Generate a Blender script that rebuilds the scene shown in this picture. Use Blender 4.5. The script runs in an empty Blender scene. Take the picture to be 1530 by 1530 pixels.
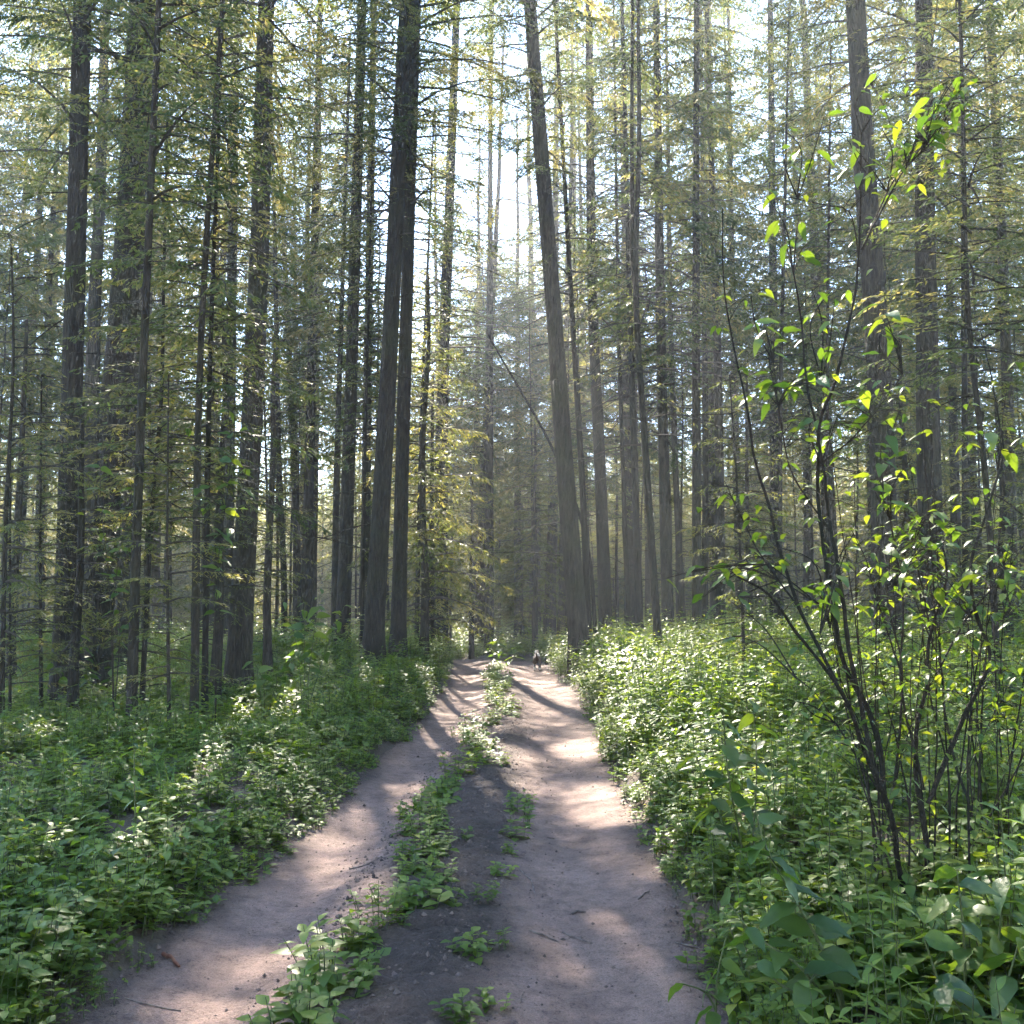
import bpy, math, random
import numpy as np
from mathutils import Vector, Matrix, Quaternion

# ------------------------------------------------------------------ camera, sky, sun, exposure
SC = bpy.context.scene
COL = SC.collection
R = math.radians
CAM_H, PITCH, FPX, HALF = 1.65, R(5.29), 1501.0, 765.0
cam = bpy.data.cameras.new('camera')
cam.sensor_width = 36.0
cam.lens = 36.0 * FPX / 1530.0
cam.clip_start, cam.clip_end = 0.05, 2000.0
camo = bpy.data.objects.new('camera', cam)
COL.objects.link(camo)
camo.location = (0, 0, CAM_H)
camo.rotation_euler = (R(90) + PITCH, 0, 0)
SC.camera = camo

SUN_AZ, SUN_EL = R(-10.0), R(40.0)          # azimuth measured from +Y towards +X
SUN = np.array([math.sin(SUN_AZ) * math.cos(SUN_EL), math.cos(SUN_AZ) * math.cos(SUN_EL), math.sin(SUN_EL)])
world = bpy.data.worlds.new('World')
SC.world = world
world.use_nodes = True
wn = world.node_tree.nodes
sky = wn.new('ShaderNodeTexSky')
sky.sky_type = 'NISHITA'
sky.sun_disc = False
sky.sun_elevation = SUN_EL
sky.sun_rotation = SUN_AZ
sky.altitude = 2500.0
sky.air_density = 1.2
sky.dust_density = 0.15
world.node_tree.links.new(sky.outputs[0], wn['Background'].inputs[0])
wn['Background'].inputs[1].default_value = 0.15
sl = bpy.data.lights.new('sun', 'SUN')
sl.energy = 5.0
sl.angle = R(0.53)
sl.color = (1.0, 0.90, 0.76)
slo = bpy.data.objects.new('sun', sl)
COL.objects.link(slo)
slo.rotation_euler = Vector(SUN).to_track_quat('Z', 'Y').to_euler()
SC.view_settings.view_transform = 'Standard'
SC.view_settings.look = 'None'
SC.view_settings.gamma = 1.0
SC.view_settings.exposure = 2.95
SC.render.engine = 'CYCLES'
cy = SC.cycles
cy.use_denoising = True
cy.use_adaptive_sampling = True
cy.adaptive_threshold = 0.03
cy.max_bounces = 5
cy.diffuse_bounces = 3
cy.glossy_bounces = 2
cy.transmission_bounces = 4
cy.volume_bounces = 1
cy.transparent_max_bounces = 8
cy.sample_clamp_indirect = 6.0
cy.use_fast_gi = False

HAZE_DENSITY = 0.0013

# ------------------------------------------------------------------ small maths
rng = np.random.default_rng(11)


def smooth(a, b, x):
    t = np.clip((np.asarray(x, float) - a) / (b - a), 0, 1)
    return t * t * (3 - 2 * t)


def vnoise(x, y, seed=0):
    x = np.asarray(x, float); y = np.asarray(y, float)
    xi = np.floor(x).astype(np.int64); yi = np.floor(y).astype(np.int64)
    fx = x - xi; fy = y - yi
    fx = fx * fx * (3 - 2 * fx); fy = fy * fy * (3 - 2 * fy)

    def h(a, b):
        n = (a * 374761393 + b * 668265263 + seed * 1274126177) & 0xffffffff
        n = ((n ^ (n >> 13)) * 1274126177) & 0xffffffff
        n = (n ^ (n >> 16)) & 0xffff
        return n / 65535.0
    return ((h(xi, yi) * (1 - fx) + h(xi + 1, yi) * fx) * (1 - fy) + (h(xi, yi + 1) * (1 - fx) + h(xi + 1, yi + 1) * fx) * fy) * 2 - 1


def fbm(x, y, o=4, seed=0):
    t = 0; a = 1; n = 0
    for i in range(o):
        t = t + a * vnoise(np.asarray(x) * 2 ** i, np.asarray(y) * 2 ** i, seed + i); n += a; a *= .5
    return t / n


def norm(v):
    return v / np.maximum(np.linalg.norm(v, axis=-1, keepdims=True), 1e-9)


def at(px, py, Y):
    """world point seen at photograph pixel (px, py) at distance Y along the path"""
    u = (px - HALF) / FPX; w = -(py - HALF) / FPX
    dy = math.cos(PITCH) - w * math.sin(PITCH); dz = math.sin(PITCH) + w * math.cos(PITCH)
    return np.array([u / dy * Y, Y, CAM_H + dz / dy * Y])


# ------------------------------------------------------------------ ground shape
_py = np.array([-60, 0, 4, 8.5, 13, 17, 21, 25, 30, 36, 44, 55, 80, 170.])
_px = np.array([-.58, -.52, -.42, -.28, -.12, -.01, -.07, -.22, -.42, -1.3, -4, -9.5, -24, -80.])
HW = 1.31


def path_c(y):
    yy = np.asarray(y, float)
    return (np.interp(yy - 1.5, _py, _px) + np.interp(yy, _py, _px) + np.interp(yy + 1.5, _py, _px)) / 3


def base_z(y):
    return -1.3 * smooth(28, 52, y) + 0.04 * np.sin(np.asarray(y) * .35)


def path_d(x, y):
    return np.asarray(x) - path_c(y)


def bank(x, y):
    d = path_d(x, y) + 0.14 * fbm(np.asarray(y) * .9, np.asarray(x) * .4 + 7, 3, 5)
    ym = smooth(3, 20, y)
    r = smooth(HW - .12, HW + .38, d) * (0.17 + .06 * ym) + np.clip(d - HW, 0, 12) * (0.03 + 0.04 * ym)
    l = smooth(HW - .12, HW + .38, -d) * 0.17 + np.clip(-d - HW, 0, 14) * (-0.012 - .02 * (1 - smooth(17, 25, y)))
    l = l + .22 * smooth(HW, HW + 1.2, -d) * smooth(16, 23, y)
    out = smooth(HW - .05, HW + .8, np.abs(d))
    return r + l + out * (.06 * fbm(np.asarray(x) * .5, np.asarray(y) * .5, 3, 9) + .25 * fbm(np.asarray(x) * .06, np.asarray(y) * .06, 2, 3)) - .07 * (1 - smooth(HW - .15, HW + .15, np.abs(d)))


def ground(x, y):
    return base_z(y) + bank(x, y)


def path_z(x, y):
    d = path_d(x, y)
    z = -.055 * np.exp(-((d + .85) / .28) ** 2) - .05 * np.exp(-((d - .72) / .33) ** 2) + .06 * np.exp(-((d + .02) / .33) ** 2)
    rough = .35 + 1.5 * np.exp(-((d + .02) / .34) ** 2) + .6 * smooth(1.0, 1.25, np.abs(d))
    z = z + .022 * fbm(np.asarray(x) * 2.2, np.asarray(y) * 1.6, 3, 21) + rough * (.016 * fbm(np.asarray(x) * 9, np.asarray(y) * 9, 3, 33) + .010 * fbm(np.asarray(x) * 27, np.asarray(y) * 27, 2, 44))
    return base_z(y) + z


# ------------------------------------------------------------------ mesh helpers
class MB:
    def __init__(self):
        self.v = []; self.f = {3: [], 4: []}; self.m = {3: [], 4: []}; self.r = []; self.n = 0

    def add(self, v, f, mat=0, rnd=0.5):
        v = np.asarray(v, np.float32).reshape(-1, 3)
        f = np.asarray(f, np.int32)
        k = f.shape[1]
        self.f[k].append(f + self.n); self.m[k].append(np.full(len(f), mat, np.int32))
        self.v.append(v); self.r.append(np.broadcast_to(np.asarray(rnd, np.float32), (len(v),)))
        self.n += len(v)

    def arrays(self):
        v = np.concatenate(self.v)
        fs = {k: (np.concatenate(self.f[k]) if self.f[k] else np.zeros((0, k), np.int32)) for k in (3, 4)}
        ms = np.concatenate(self.m[3] + self.m[4])
        return v, fs, ms, np.concatenate(self.r)

    def mesh(self, name, mats, smooth_faces=True):
        v, fs, ms, r = self.arrays()
        return to_mesh(name, v, fs, ms, r, mats, smooth_faces)

    def build(self, name, mats, parent=None, smooth_faces=True):
        return link(name, self.mesh(name, mats, smooth_faces), parent)


def to_mesh(name, v, fs, ms, r, mats, smooth_faces=True):
    me = bpy.data.meshes.new(name)
    n3, n4 = len(fs[3]), len(fs[4])
    me.vertices.add(len(v)); me.vertices.foreach_set('co', v.astype(np.float32).ravel())
    me.loops.add(n3 * 3 + n4 * 4)
    me.loops.foreach_set('vertex_index', np.concatenate([fs[3].ravel(), fs[4].ravel()]).astype(np.int32))
    me.polygons.add(n3 + n4)
    st = np.concatenate([np.arange(n3) * 3, n3 * 3 + np.arange(n4) * 4]).astype(np.int32)
    me.polygons.foreach_set('loop_start', st)
    me.polygons.foreach_set('material_index', ms)
    me.polygons.foreach_set('use_smooth', np.full(n3 + n4, smooth_faces))
    a = me.attributes.new('rnd', 'FLOAT', 'POINT'); a.data.foreach_set('value', r.astype(np.float32))
    for m in (mats if isinstance(mats, (list, tuple)) else [mats]):
        me.materials.append(m)
    me.update(calc_edges=True)
    return me


def link(name, data, parent=None):
    o = bpy.data.objects.new(name, data)
    COL.objects.link(o)
    if parent is not None:
        o.parent = parent
    return o


def tag(o, label=None, cat=None, group=None, kind=None):
    for k, val in (('label', label), ('category', cat), ('group', group), ('kind', kind)):
        if val:
            o[k] = val
    return o


def thing(name, loc, label, cat, group=None):
    o = link(name, None)
    o.location = [float(c) for c in loc]
    o.empty_display_size = .2
    return tag(o, label, cat, group)


def tube(mb, pts, rad, sides=6, mat=0, rnd=.5, ridge=0.0, seed=0, cap=True):
    pts = np.asarray(pts, float); rad = np.asarray(rad, float); n = len(pts)
    t = norm(np.gradient(pts, axis=0))
    ref = np.array([0, 0, 1.]) if abs(t[0][2]) < .8 else np.array([1., 0, 0])
    a = norm(np.cross(t, ref)); b = np.cross(t, a)
    th = np.linspace(0, 2 * np.pi, sides, endpoint=False)
    rr = rad[:, None] * np.ones((1, sides))
    if ridge:
        rr = rr * (1 + ridge * vnoise(np.cos(th)[None, :] * 2.3 + seed * 3.1, np.sin(th)[None, :] * 2.3 + np.arange(n)[:, None] * .35, seed)
                   + ridge * .6 * vnoise(np.arange(sides)[None, :] * .9 + seed, np.arange(n)[:, None] * .8, seed + 5))
    v = pts[:, None, :] + rr[..., None] * (np.cos(th)[None, :, None] * a[:, None, :] + np.sin(th)[None, :, None] * b[:, None, :])
    i = np.arange(n - 1)[:, None] * sides; j = np.arange(sides)[None, :]; j2 = (j + 1) % sides
    f = np.stack([i + j, i + j2, i + sides + j2, i + sides + j], -1).reshape(-1, 4)
    mb.add(v.reshape(-1, 3), f, mat, rnd)
    if cap and rad[-1] > .004:
        k = (n - 1) * sides
        c = np.vstack([v[-1], pts[-1] + t[-1] * rad[-1] * .3])
        mb.add(c, [(q, (q + 1) % sides, sides) for q in range(sides)], mat, rnd)


def spline(pts, n):
    """smooth curve through the points"""
    p = np.asarray(pts, float)
    d = np.r_[0, np.cumsum(np.linalg.norm(np.diff(p, axis=0), axis=1))]
    s = np.linspace(0, d[-1], n)
    m = np.gradient(p, d, axis=0) if len(p) > 2 else np.repeat((p[1:] - p[:1]) / d[-1], 2, 0)
    k = np.clip(np.searchsorted(d, s, 'right') - 1, 0, len(p) - 2)
    h = (d[k + 1] - d[k])[:, None]; t = ((s - d[k]) / h[:, 0])[:, None]
    return (2 * t**3 - 3 * t**2 + 1) * p[k] + (t**3 - 2 * t**2 + t) * h * m[k] + (-2 * t**3 + 3 * t**2) * p[k + 1] + (t**3 - t**2) * h * m[k + 1]


# ------------------------------------------------------------------ materials
def new_mat(name):
    m = bpy.data.materials.new(name); m.use_nodes = True
    nt = m.node_tree; nt.nodes.clear()
    out = nt.nodes.new('ShaderNodeOutputMaterial')
    return m, nt, out


def N(nt, typ, **kw):
    n = nt.nodes.new(typ)
    for k, val in kw.items():
        if k.startswith('i_'):
            key = k[2:].replace('_', ' ')
            n.inputs[key].default_value = val
        else:
            setattr(n, k, val)
    return n


def ramp(nt, src, stops):
    r = nt.nodes.new('ShaderNodeValToRGB')
    while len(r.color_ramp.elements) < len(stops):
        r.color_ramp.elements.new(.5)
    for e, (p, c) in zip(r.color_ramp.elements, stops):
        e.position = p; e.color = (*c, 1)
    nt.links.new(src, r.inputs[0])
    return r.outputs[0]


def mix(nt, fac, a, b, mode='MIX'):
    m = nt.nodes.new('ShaderNodeMix'); m.data_type = 'RGBA'; m.blend_type = mode
    for s, val in ((m.inputs[0], fac), (m.inputs[6], a), (m.inputs[7], b)):
        if isinstance(val, (int, float)):
            s.default_value = val
        elif isinstance(val, tuple):
            s.default_value = (*val, 1)
        else:
            nt.links.new(val, s)
    return m.outputs[2]


def leaf_mat(name, stops, trans, tfac=.45, rough=.42, spec=.5, obj_var=.25, vein=False):
    m, nt, out = new_mat(name)
    at_ = N(nt, 'ShaderNodeAttribute', attribute_name='rnd')
    oi = N(nt, 'ShaderNodeObjectInfo')
    ad = N(nt, 'ShaderNodeMath', operation='MULTIPLY_ADD'); ad.inputs[1].default_value = obj_var
    nt.links.new(oi.outputs['Random'], ad.inputs[0]); nt.links.new(at_.outputs['Fac'], ad.inputs[2])
    su = N(nt, 'ShaderNodeMath', operation='SUBTRACT'); su.inputs[1].default_value = obj_var * .5
    nt.links.new(ad.outputs[0], su.inputs[0])
    c = ramp(nt, su.outputs[0], stops)
    p = N(nt, 'ShaderNodeBsdfPrincipled')
    p.inputs['Roughness'].default_value = rough
    p.inputs['Specular IOR Level'].default_value = spec
    nt.links.new(c, p.inputs['Base Color'])
    t = N(nt, 'ShaderNodeBsdfTranslucent')
    tc = mix(nt, 1.0, c, trans, 'MULTIPLY')
    nt.links.new(tc, t.inputs[0])
    if vein:
        tc_ = N(nt, 'ShaderNodeTexCoord')
        nz = N(nt, 'ShaderNodeTexNoise', i_Scale=60.0, i_Detail=3.0)
        nt.links.new(tc_.outputs['Object'], nz.inputs['Vector'])
        bp = N(nt, 'ShaderNodeBump', i_Strength=.35, i_Distance=.004)
        nt.links.new(nz.outputs[0], bp.inputs['Height']); nt.links.new(bp.outputs[0], p.inputs['Normal'])
    ms = N(nt, 'ShaderNodeMixShader'); ms.inputs[0].default_value = tfac
    nt.links.new(p.outputs[0], ms.inputs[1]); nt.links.new(t.outputs[0], ms.inputs[2]); nt.links.new(ms.outputs[0], out.inputs[0])
    return m


def bark_mat(name, dark, light, moss, moss_amt=.35, scale=1.0):
    m, nt, out = new_mat(name)
    tc = N(nt, 'ShaderNodeTexCoord')
    mp = N(nt, 'ShaderNodeMapping'); mp.inputs['Scale'].default_value = (9 * scale, 9 * scale, 1.6 * scale)
    nt.links.new(tc.outputs['Object'], mp.inputs[0])
    n1 = N(nt, 'ShaderNodeTexNoise', i_Scale=2.2, i_Detail=7.0, i_Roughness=.7)
    nt.links.new(mp.outputs[0], n1.inputs['Vector'])
    vo = N(nt, 'ShaderNodeTexVoronoi', i_Scale=2.6, feature='DISTANCE_TO_EDGE')
    nt.links.new(mp.outputs[0], vo.inputs['Vector'])
    c = ramp(nt, n1.outputs[0], [(.3, dark), (.7, light)])
    n2 = N(nt, 'ShaderNodeTexNoise', i_Scale=1.3, i_Detail=5.0)
    nt.links.new(tc.outputs['Object'], n2.inputs['Vector'])
    mf = N(nt, 'ShaderNodeMapRange'); mf.inputs[1].default_value = .45; mf.inputs[2].default_value = .7; mf.inputs[4].default_value = moss_amt
    nt.links.new(n2.outputs[0], mf.inputs[0])
    oi = N(nt, 'ShaderNodeObjectInfo')
    hs = N(nt, 'ShaderNodeHueSaturation')
    vv = N(nt, 'ShaderNodeMapRange'); vv.inputs[3].default_value = .7; vv.inputs[4].default_value = 1.35
    nt.links.new(oi.outputs['Random'], vv.inputs[0]); nt.links.new(vv.outputs[0], hs.inputs['Value'])
    nt.links.new(mix(nt, mf.outputs[0], c, moss), hs.inputs['Color'])
    p = N(nt, 'ShaderNodeBsdfPrincipled'); p.inputs['Roughness'].default_value = .9; p.inputs['Specular IOR Level'].default_value = .2
    nt.links.new(hs.outputs[0], p.inputs['Base Color'])
    ed = N(nt, 'ShaderNodeMath', operation='MULTIPLY'); ed.inputs[1].default_value = 1.5
    nt.links.new(vo.outputs['Distance'], ed.inputs[0])
    ad = N(nt, 'ShaderNodeMath', operation='ADD'); nt.links.new(ed.outputs[0], ad.inputs[0]); nt.links.new(n1.outputs[0], ad.inputs[1])
    bp = N(nt, 'ShaderNodeBump', i_Strength=.9, i_Distance=.05)
    nt.links.new(ad.outputs[0], bp.inputs['Height']); nt.links.new(bp.outputs[0], p.inputs['Normal'])
    nt.links.new(p.outputs[0], out.inputs[0])
    return m


M_BARK = bark_mat('conifer_bark', (.012, .010, .008), (.060, .047, .034), (.040, .048, .016))
M_TWIG = bark_mat('dead_twig', (.03, .025, .02), (.11, .09, .07), (.07, .075, .05), .3, 3)
M_SHRUBBARK = bark_mat('shrub_bark', (.018, .015, .012), (.075, .055, .04), (.03, .055, .045), .45, 4)
M_NEEDLE = leaf_mat('conifer_needles', [(.0, (.032, .048, .022)), (.40, (.058, .080, .032)), (.75, (.125, .12, .05)), (1., (.20, .17, .09))], (2.3, 2.1, 1.2), .55, .5, .3)
M_NEEDLE_Y = leaf_mat('young_conifer_needles', [(.0, (.05, .07, .025)), (.5, (.095, .11, .04)), (1., (.19, .17, .075))], (2.3, 2.05, 1.0), .55, .5, .3)
M_HERB = leaf_mat('herb_leaves', [(.0, (.060, .115, .026)), (.5, (.108, .18, .034)), (.86, (.165, .235, .042)), (1., (.26, .28, .05))], (2.3, 1.95, .6), .5, .45, .42)
M_SHRUB = leaf_mat('shrub_leaves', [(.0, (.035, .085, .028)), (.5, (.075, .135, .032)), (.85, (.15, .20, .035)), (1., (.26, .24, .03))], (2.0, 1.7, .4), .52, .4, .5, .5, True)
M_STEM = leaf_mat('green_stems', [(0., (.06, .09, .03)), (1., (.12, .12, .045))], (1., 1., .6), .15, .5, .3)
M_GRASS = leaf_mat('grass_blades', [(0., (.06, .13, .03)), (1., (.16, .20, .045))], (1.9, 1.8, .5), .45, .4, .4)


def soil_mat():
    m, nt, out = new_mat('forest_soil')
    tc = N(nt, 'ShaderNodeTexCoord')
    n1 = N(nt, 'ShaderNodeTexNoise', i_Scale=1.7, i_Detail=8.0, i_Roughness=.65); nt.links.new(tc.outputs['Object'], n1.inputs['Vector'])
    c = ramp(nt, n1.outputs[0], [(.3, (.035, .026, .018)), (.55, (.075, .052, .034)), (.75, (.11, .085, .05))])
    p = N(nt, 'ShaderNodeBsdfPrincipled'); p.inputs['Roughness'].default_value = .95
    n2 = N(nt, 'ShaderNodeTexNoise', i_Scale=25.0, i_Detail=6.0); nt.links.new(tc.outputs['Object'], n2.inputs['Vector'])
    bp = N(nt, 'ShaderNodeBump', i_Strength=.8, i_Distance=.04); nt.links.new(n2.outputs[0], bp.inputs['Height']); nt.links.new(bp.outputs[0], p.inputs['Normal'])
    nt.links.new(c, p.inputs['Base Color']); nt.links.new(p.outputs[0], out.inputs[0])
    return m


def path_mat():
    m, nt, out = new_mat('packed_earth')
    tc = N(nt, 'ShaderNodeTexCoord')
    at_ = N(nt, 'ShaderNodeAttribute', attribute_name='rnd')       # 0 packed rut, 1 loose crumbly soil
    mp = N(nt, 'ShaderNodeMapping'); mp.inputs['Scale'].default_value = (1.6, .55, 1); nt.links.new(tc.outputs['Object'], mp.inputs[0])
    n1 = N(nt, 'ShaderNodeTexNoise', i_Scale=1.6, i_Detail=9.0, i_Roughness=.62); nt.links.new(mp.outputs[0], n1.inputs['Vector'])
    n2 = N(nt, 'ShaderNodeTexNoise', i_Scale=38.0, i_Detail=8.0, i_Roughness=.72); nt.links.new(tc.outputs['Object'], n2.inputs['Vector'])
    n3 = N(nt, 'ShaderNodeTexNoise', i_Scale=7.5, i_Detail=12.0, i_Roughness=.75); nt.links.new(tc.outputs['Object'], n3.inputs['Vector'])
    n4 = N(nt, 'ShaderNodeTexNoise', i_Scale=130.0, i_Detail=4.0, i_Roughness=.7); nt.links.new(tc.outputs['Object'], n4.inputs['Vector'])
    packed = ramp(nt, n1.outputs[0], [(.28, (.168, .106, .083)), (.5, (.25, .163, .130)), (.72, (.32, .215, .172))])
    loose = ramp(nt, n2.outputs[0], [(.3, (.032, .023, .018)), (.55, (.075, .053, .042)), (.8, (.14, .100, .080))])
    ad = N(nt, 'ShaderNodeMath', operation='MULTIPLY_ADD'); ad.inputs[1].default_value = 1.1; ad.inputs[2].default_value = -.55
    nt.links.new(n2.outputs[0], ad.inputs[0])
    sm = N(nt, 'ShaderNodeMath', operation='ADD', use_clamp=True); nt.links.new(ad.outputs[0], sm.inputs[0]); nt.links.new(at_.outputs['Fac'], sm.inputs[1])
    c = mix(nt, sm.outputs[0], packed, loose)
    sp = ramp(nt, n2.outputs[0], [(.36, (.35, .35, .35)), (.47, (1, 1, 1))])
    c = mix(nt, .75, c, sp, 'MULTIPLY')
    c = mix(nt, .85, c, ramp(nt, n3.outputs[0], [(.33, (.50, .47, .46)), (.5, (.95, .95, .95)), (.68, (1.3, 1.24, 1.2))]), 'MULTIPLY')
    c = mix(nt, .7, c, ramp(nt, n4.outputs[0], [(.34, (.45, .43, .42)), (.5, (1, 1, 1)), (.66, (1.25, 1.25, 1.25))]), 'MULTIPLY')
    vo = N(nt, 'ShaderNodeTexVoronoi', i_Scale=55.0, feature='F1'); nt.links.new(tc.outputs['Object'], vo.inputs['Vector'])
    p = N(nt, 'ShaderNodeBsdfPrincipled'); p.inputs['Roughness'].default_value = .82; p.inputs['Specular IOR Level'].default_value = .35
    nt.links.new(c, p.inputs['Base Color'])
    hh = N(nt, 'ShaderNodeMath', operation='MULTIPLY_ADD'); hh.inputs[1].default_value = -.35
    nt.links.new(vo.outputs['Distance'], hh.inputs[0])
    h2 = N(nt, 'ShaderNodeMath', operation='ADD'); nt.links.new(n2.outputs[0], h2.inputs[0]); nt.links.new(n3.outputs[0], h2.inputs[1]); nt.links.new(h2.outputs[0], hh.inputs[2])
    st = N(nt, 'ShaderNodeMapRange'); st.inputs[3].default_value = .65; st.inputs[4].default_value = 1.0
    nt.links.new(at_.outputs['Fac'], st.inputs[0])
    bp = N(nt, 'ShaderNodeBump', i_Distance=.035); nt.links.new(st.outputs[0], bp.inputs['Strength'])
    nt.links.new(hh.outputs[0], bp.inputs['Height']); nt.links.new(bp.outputs[0], p.inputs['Normal'])
    nt.links.new(p.outputs[0], out.inputs[0])
    return m


M_SOIL, M_PATH = soil_mat(), path_mat()


def plain_mat(name, a, b, scale=20., rough=.8):
    m, nt, out = new_mat(name)
    tc = N(nt, 'ShaderNodeTexCoord'); n1 = N(nt, 'ShaderNodeTexNoise', i_Scale=scale, i_Detail=5.0); nt.links.new(tc.outputs['Object'], n1.inputs['Vector'])
    p = N(nt, 'ShaderNodeBsdfPrincipled'); p.inputs['Roughness'].default_value = rough; p.inputs['Specular IOR Level'].default_value = .25
    nt.links.new(ramp(nt, n1.outputs[0], [(.35, a), (.65, b)]), p.inputs['Base Color']); nt.links.new(p.outputs[0], out.inputs[0])
    return m


# ------------------------------------------------------------------ setting: ground and path
def grid_mesh(xs, ys, zf, rf=None):
    X, Y = np.meshgrid(xs, ys)
    Z = zf(X, Y)
    mb = MB()
    nx, ny = len(xs), len(ys)
    i = (np.arange(ny - 1)[:, None] * nx + np.arange(nx - 1)[None, :])
    f = np.stack([i, i + 1, i + nx + 1, i + nx], -1).reshape(-1, 4)
    mb.add(np.stack([X, Y, Z], -1).reshape(-1, 3), f, 0, .5 if rf is None else rf(X, Y).ravel())
    return mb


gx = np.r_[-170:-30:10, -30:-9:1.0, -9:9:.14, 9:30:1.0, 30:171:10]
gy = np.r_[-60:0:6, 0:33:.17, 33:60:.8, 60:190:8]
tag(grid_mesh(gx, gy, ground).build('ground', M_SOIL), 'dark forest floor soil between the trees', kind='structure')

# path as a strip that follows its centre line
v_ = np.linspace(-1, 1, 110) * (HW + .22)
ys_ = np.r_[1.0:9:.028, 9:16:.05, 16:34:.09, 34:60:.4]
D_, Y_ = np.meshgrid(v_, ys_)
X_ = D_ + path_c(Y_)
edge = smooth(HW - .28, HW + .02, np.abs(D_) + .12 * fbm(Y_ * 1.6, D_ * 1.5, 3, 71))
loose = np.exp(-((D_ + .02 + .10 * fbm(Y_ * .9, D_ * 0 + 3, 2, 55)) / .36) ** 4) * .85
loose = np.clip(loose * (.55 + .45 * (1 - smooth(9, 16, Y_))) + edge * .7 + .25 * smooth(.1, .5, fbm(X_ * 1.3, Y_ * 1.0, 3, 61)), 0, 1)
mbp = MB()
nx, ny = len(v_), len(ys_)
i_ = (np.arange(ny - 1)[:, None] * nx + np.arange(nx - 1)[None, :])
mbp.add(np.stack([X_, Y_, path_z(X_, Y_)], -1).reshape(-1, 3), np.stack([i_, i_ + 1, i_ + nx + 1, i_ + nx], -1).reshape(-1, 4), 0, loose.ravel())
tag(mbp.build('path', M_PATH), 'two-rut packed earth track running through the forest', kind='structure')

# ------------------------------------------------------------------ sun flecks: gaps in the canopy, given as ellipses on the ground
FLECKS = []


def fleck(px, py, rx, ry, k=.85):
    """photograph ellipse -> ground ellipse (gap in the canopy along the sun's direction)"""
    dz = math.tan(math.atan2(-(py - HALF), FPX) + PITCH)
    Y = -CAM_H / dz
    Y2 = -CAM_H / math.tan(math.atan2(-(py - ry - HALF), FPX) + PITCH)
    FLECKS.append(((px - HALF) / FPX * Y * 1.004, Y, rx / FPX * Y, abs(Y2 - Y), k))


for e in [(700, 1070, 60, 24, 1), (640, 1150, 26, 40, 1), (860, 1106, 50, 13, 1), (925, 1045, 45, 9, 1), (790, 1022, 40, 6, 1), (830, 1003, 40, 5, 1), (700, 1012, 30, 5, 1),
          (900, 1190, 75, 30), (560, 1215, 45, 60), (500, 1245, 40, 20), (880, 1395, 85, 46, 1), (930, 1455, 75, 34, 1), (410, 1425, 80, 24, 1), (330, 1490, 80, 22, 1),
          (560, 1360, 40, 60), (480, 1470, 50, 50), (740, 1150, 60, 40), (410, 1110, 50, 16), (300, 1290, 60, 16), (260, 1340, 60, 12), (840, 970 + 40, 60, 5),
          (1010, 1120, 40, 20), (1130, 1290, 60, 30), (1080, 1180, 40, 26), (30, 1140, 60, 10), (1300, 1100, 90, 16), (1480, 1180, 60, 24)]:
    fleck(*e)
FLECKS += [(a, b, c, d, 1) for a, b, c, d in [(2.8, 20, 1.7, 5.5), (4.8, 22, 1.8, 5), (1.9, 14, .6, 3.0), (3.3, 14.5, 1.0, 2.5), (7.0, 20, 1.5, 4), (-1.9, 17.0, .6, 1.8), (.3, 27, 1.3, 2.0), (6, 13, 1.0, 2), (-8, 14, .9, 1.8), (-3.0, 12.5, .5, 1.0), (-5.5, 10.5, .7, 1.0), (2.4, 9.5, .5, 1.0), (4.2, 9.5, .6, 1.0), (-4.2, 7.2, .8, .5), (-2.6, 9.0, .4, .6), (-2.4, 5.6, .4, .3)]]
FLECKS += [(-1.3, 18, .9, 2.2, 1), (-.7, 14.8, .8, 2.2, 1), (-.1, 20, 1.2, 6, .75), (2.2, 2.2, .9, 1.6, .75), (2.5, .2, .9, 1.3, .8), (2.7, -1.6, .8, 1.0, .8)]


def lit_mask(P):
    """which world points stand in the way of a sun fleck"""
    t = (P[:, 2] - .15) / SUN[2]
    gxp = P[:, 0] - SUN[0] * t; gyp = P[:, 1] - SUN[1] * t
    k = np.zeros(len(P), bool)
    u = (np.abs(np.sin(P[:, 0] * 91.7 + P[:, 1] * 57.3 + P[:, 2] * 73.1)) * 437.585) % 1.0
    for cx, cy_, rx, ry, st in FLECKS:
        k |= (((gxp - cx) / rx) ** 2 + ((gyp - cy_) / ry) ** 2 < 1) & (u < st)
    return k


# ------------------------------------------------------------------ conifers
UP = np.array([0, 0, 1.])


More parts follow.
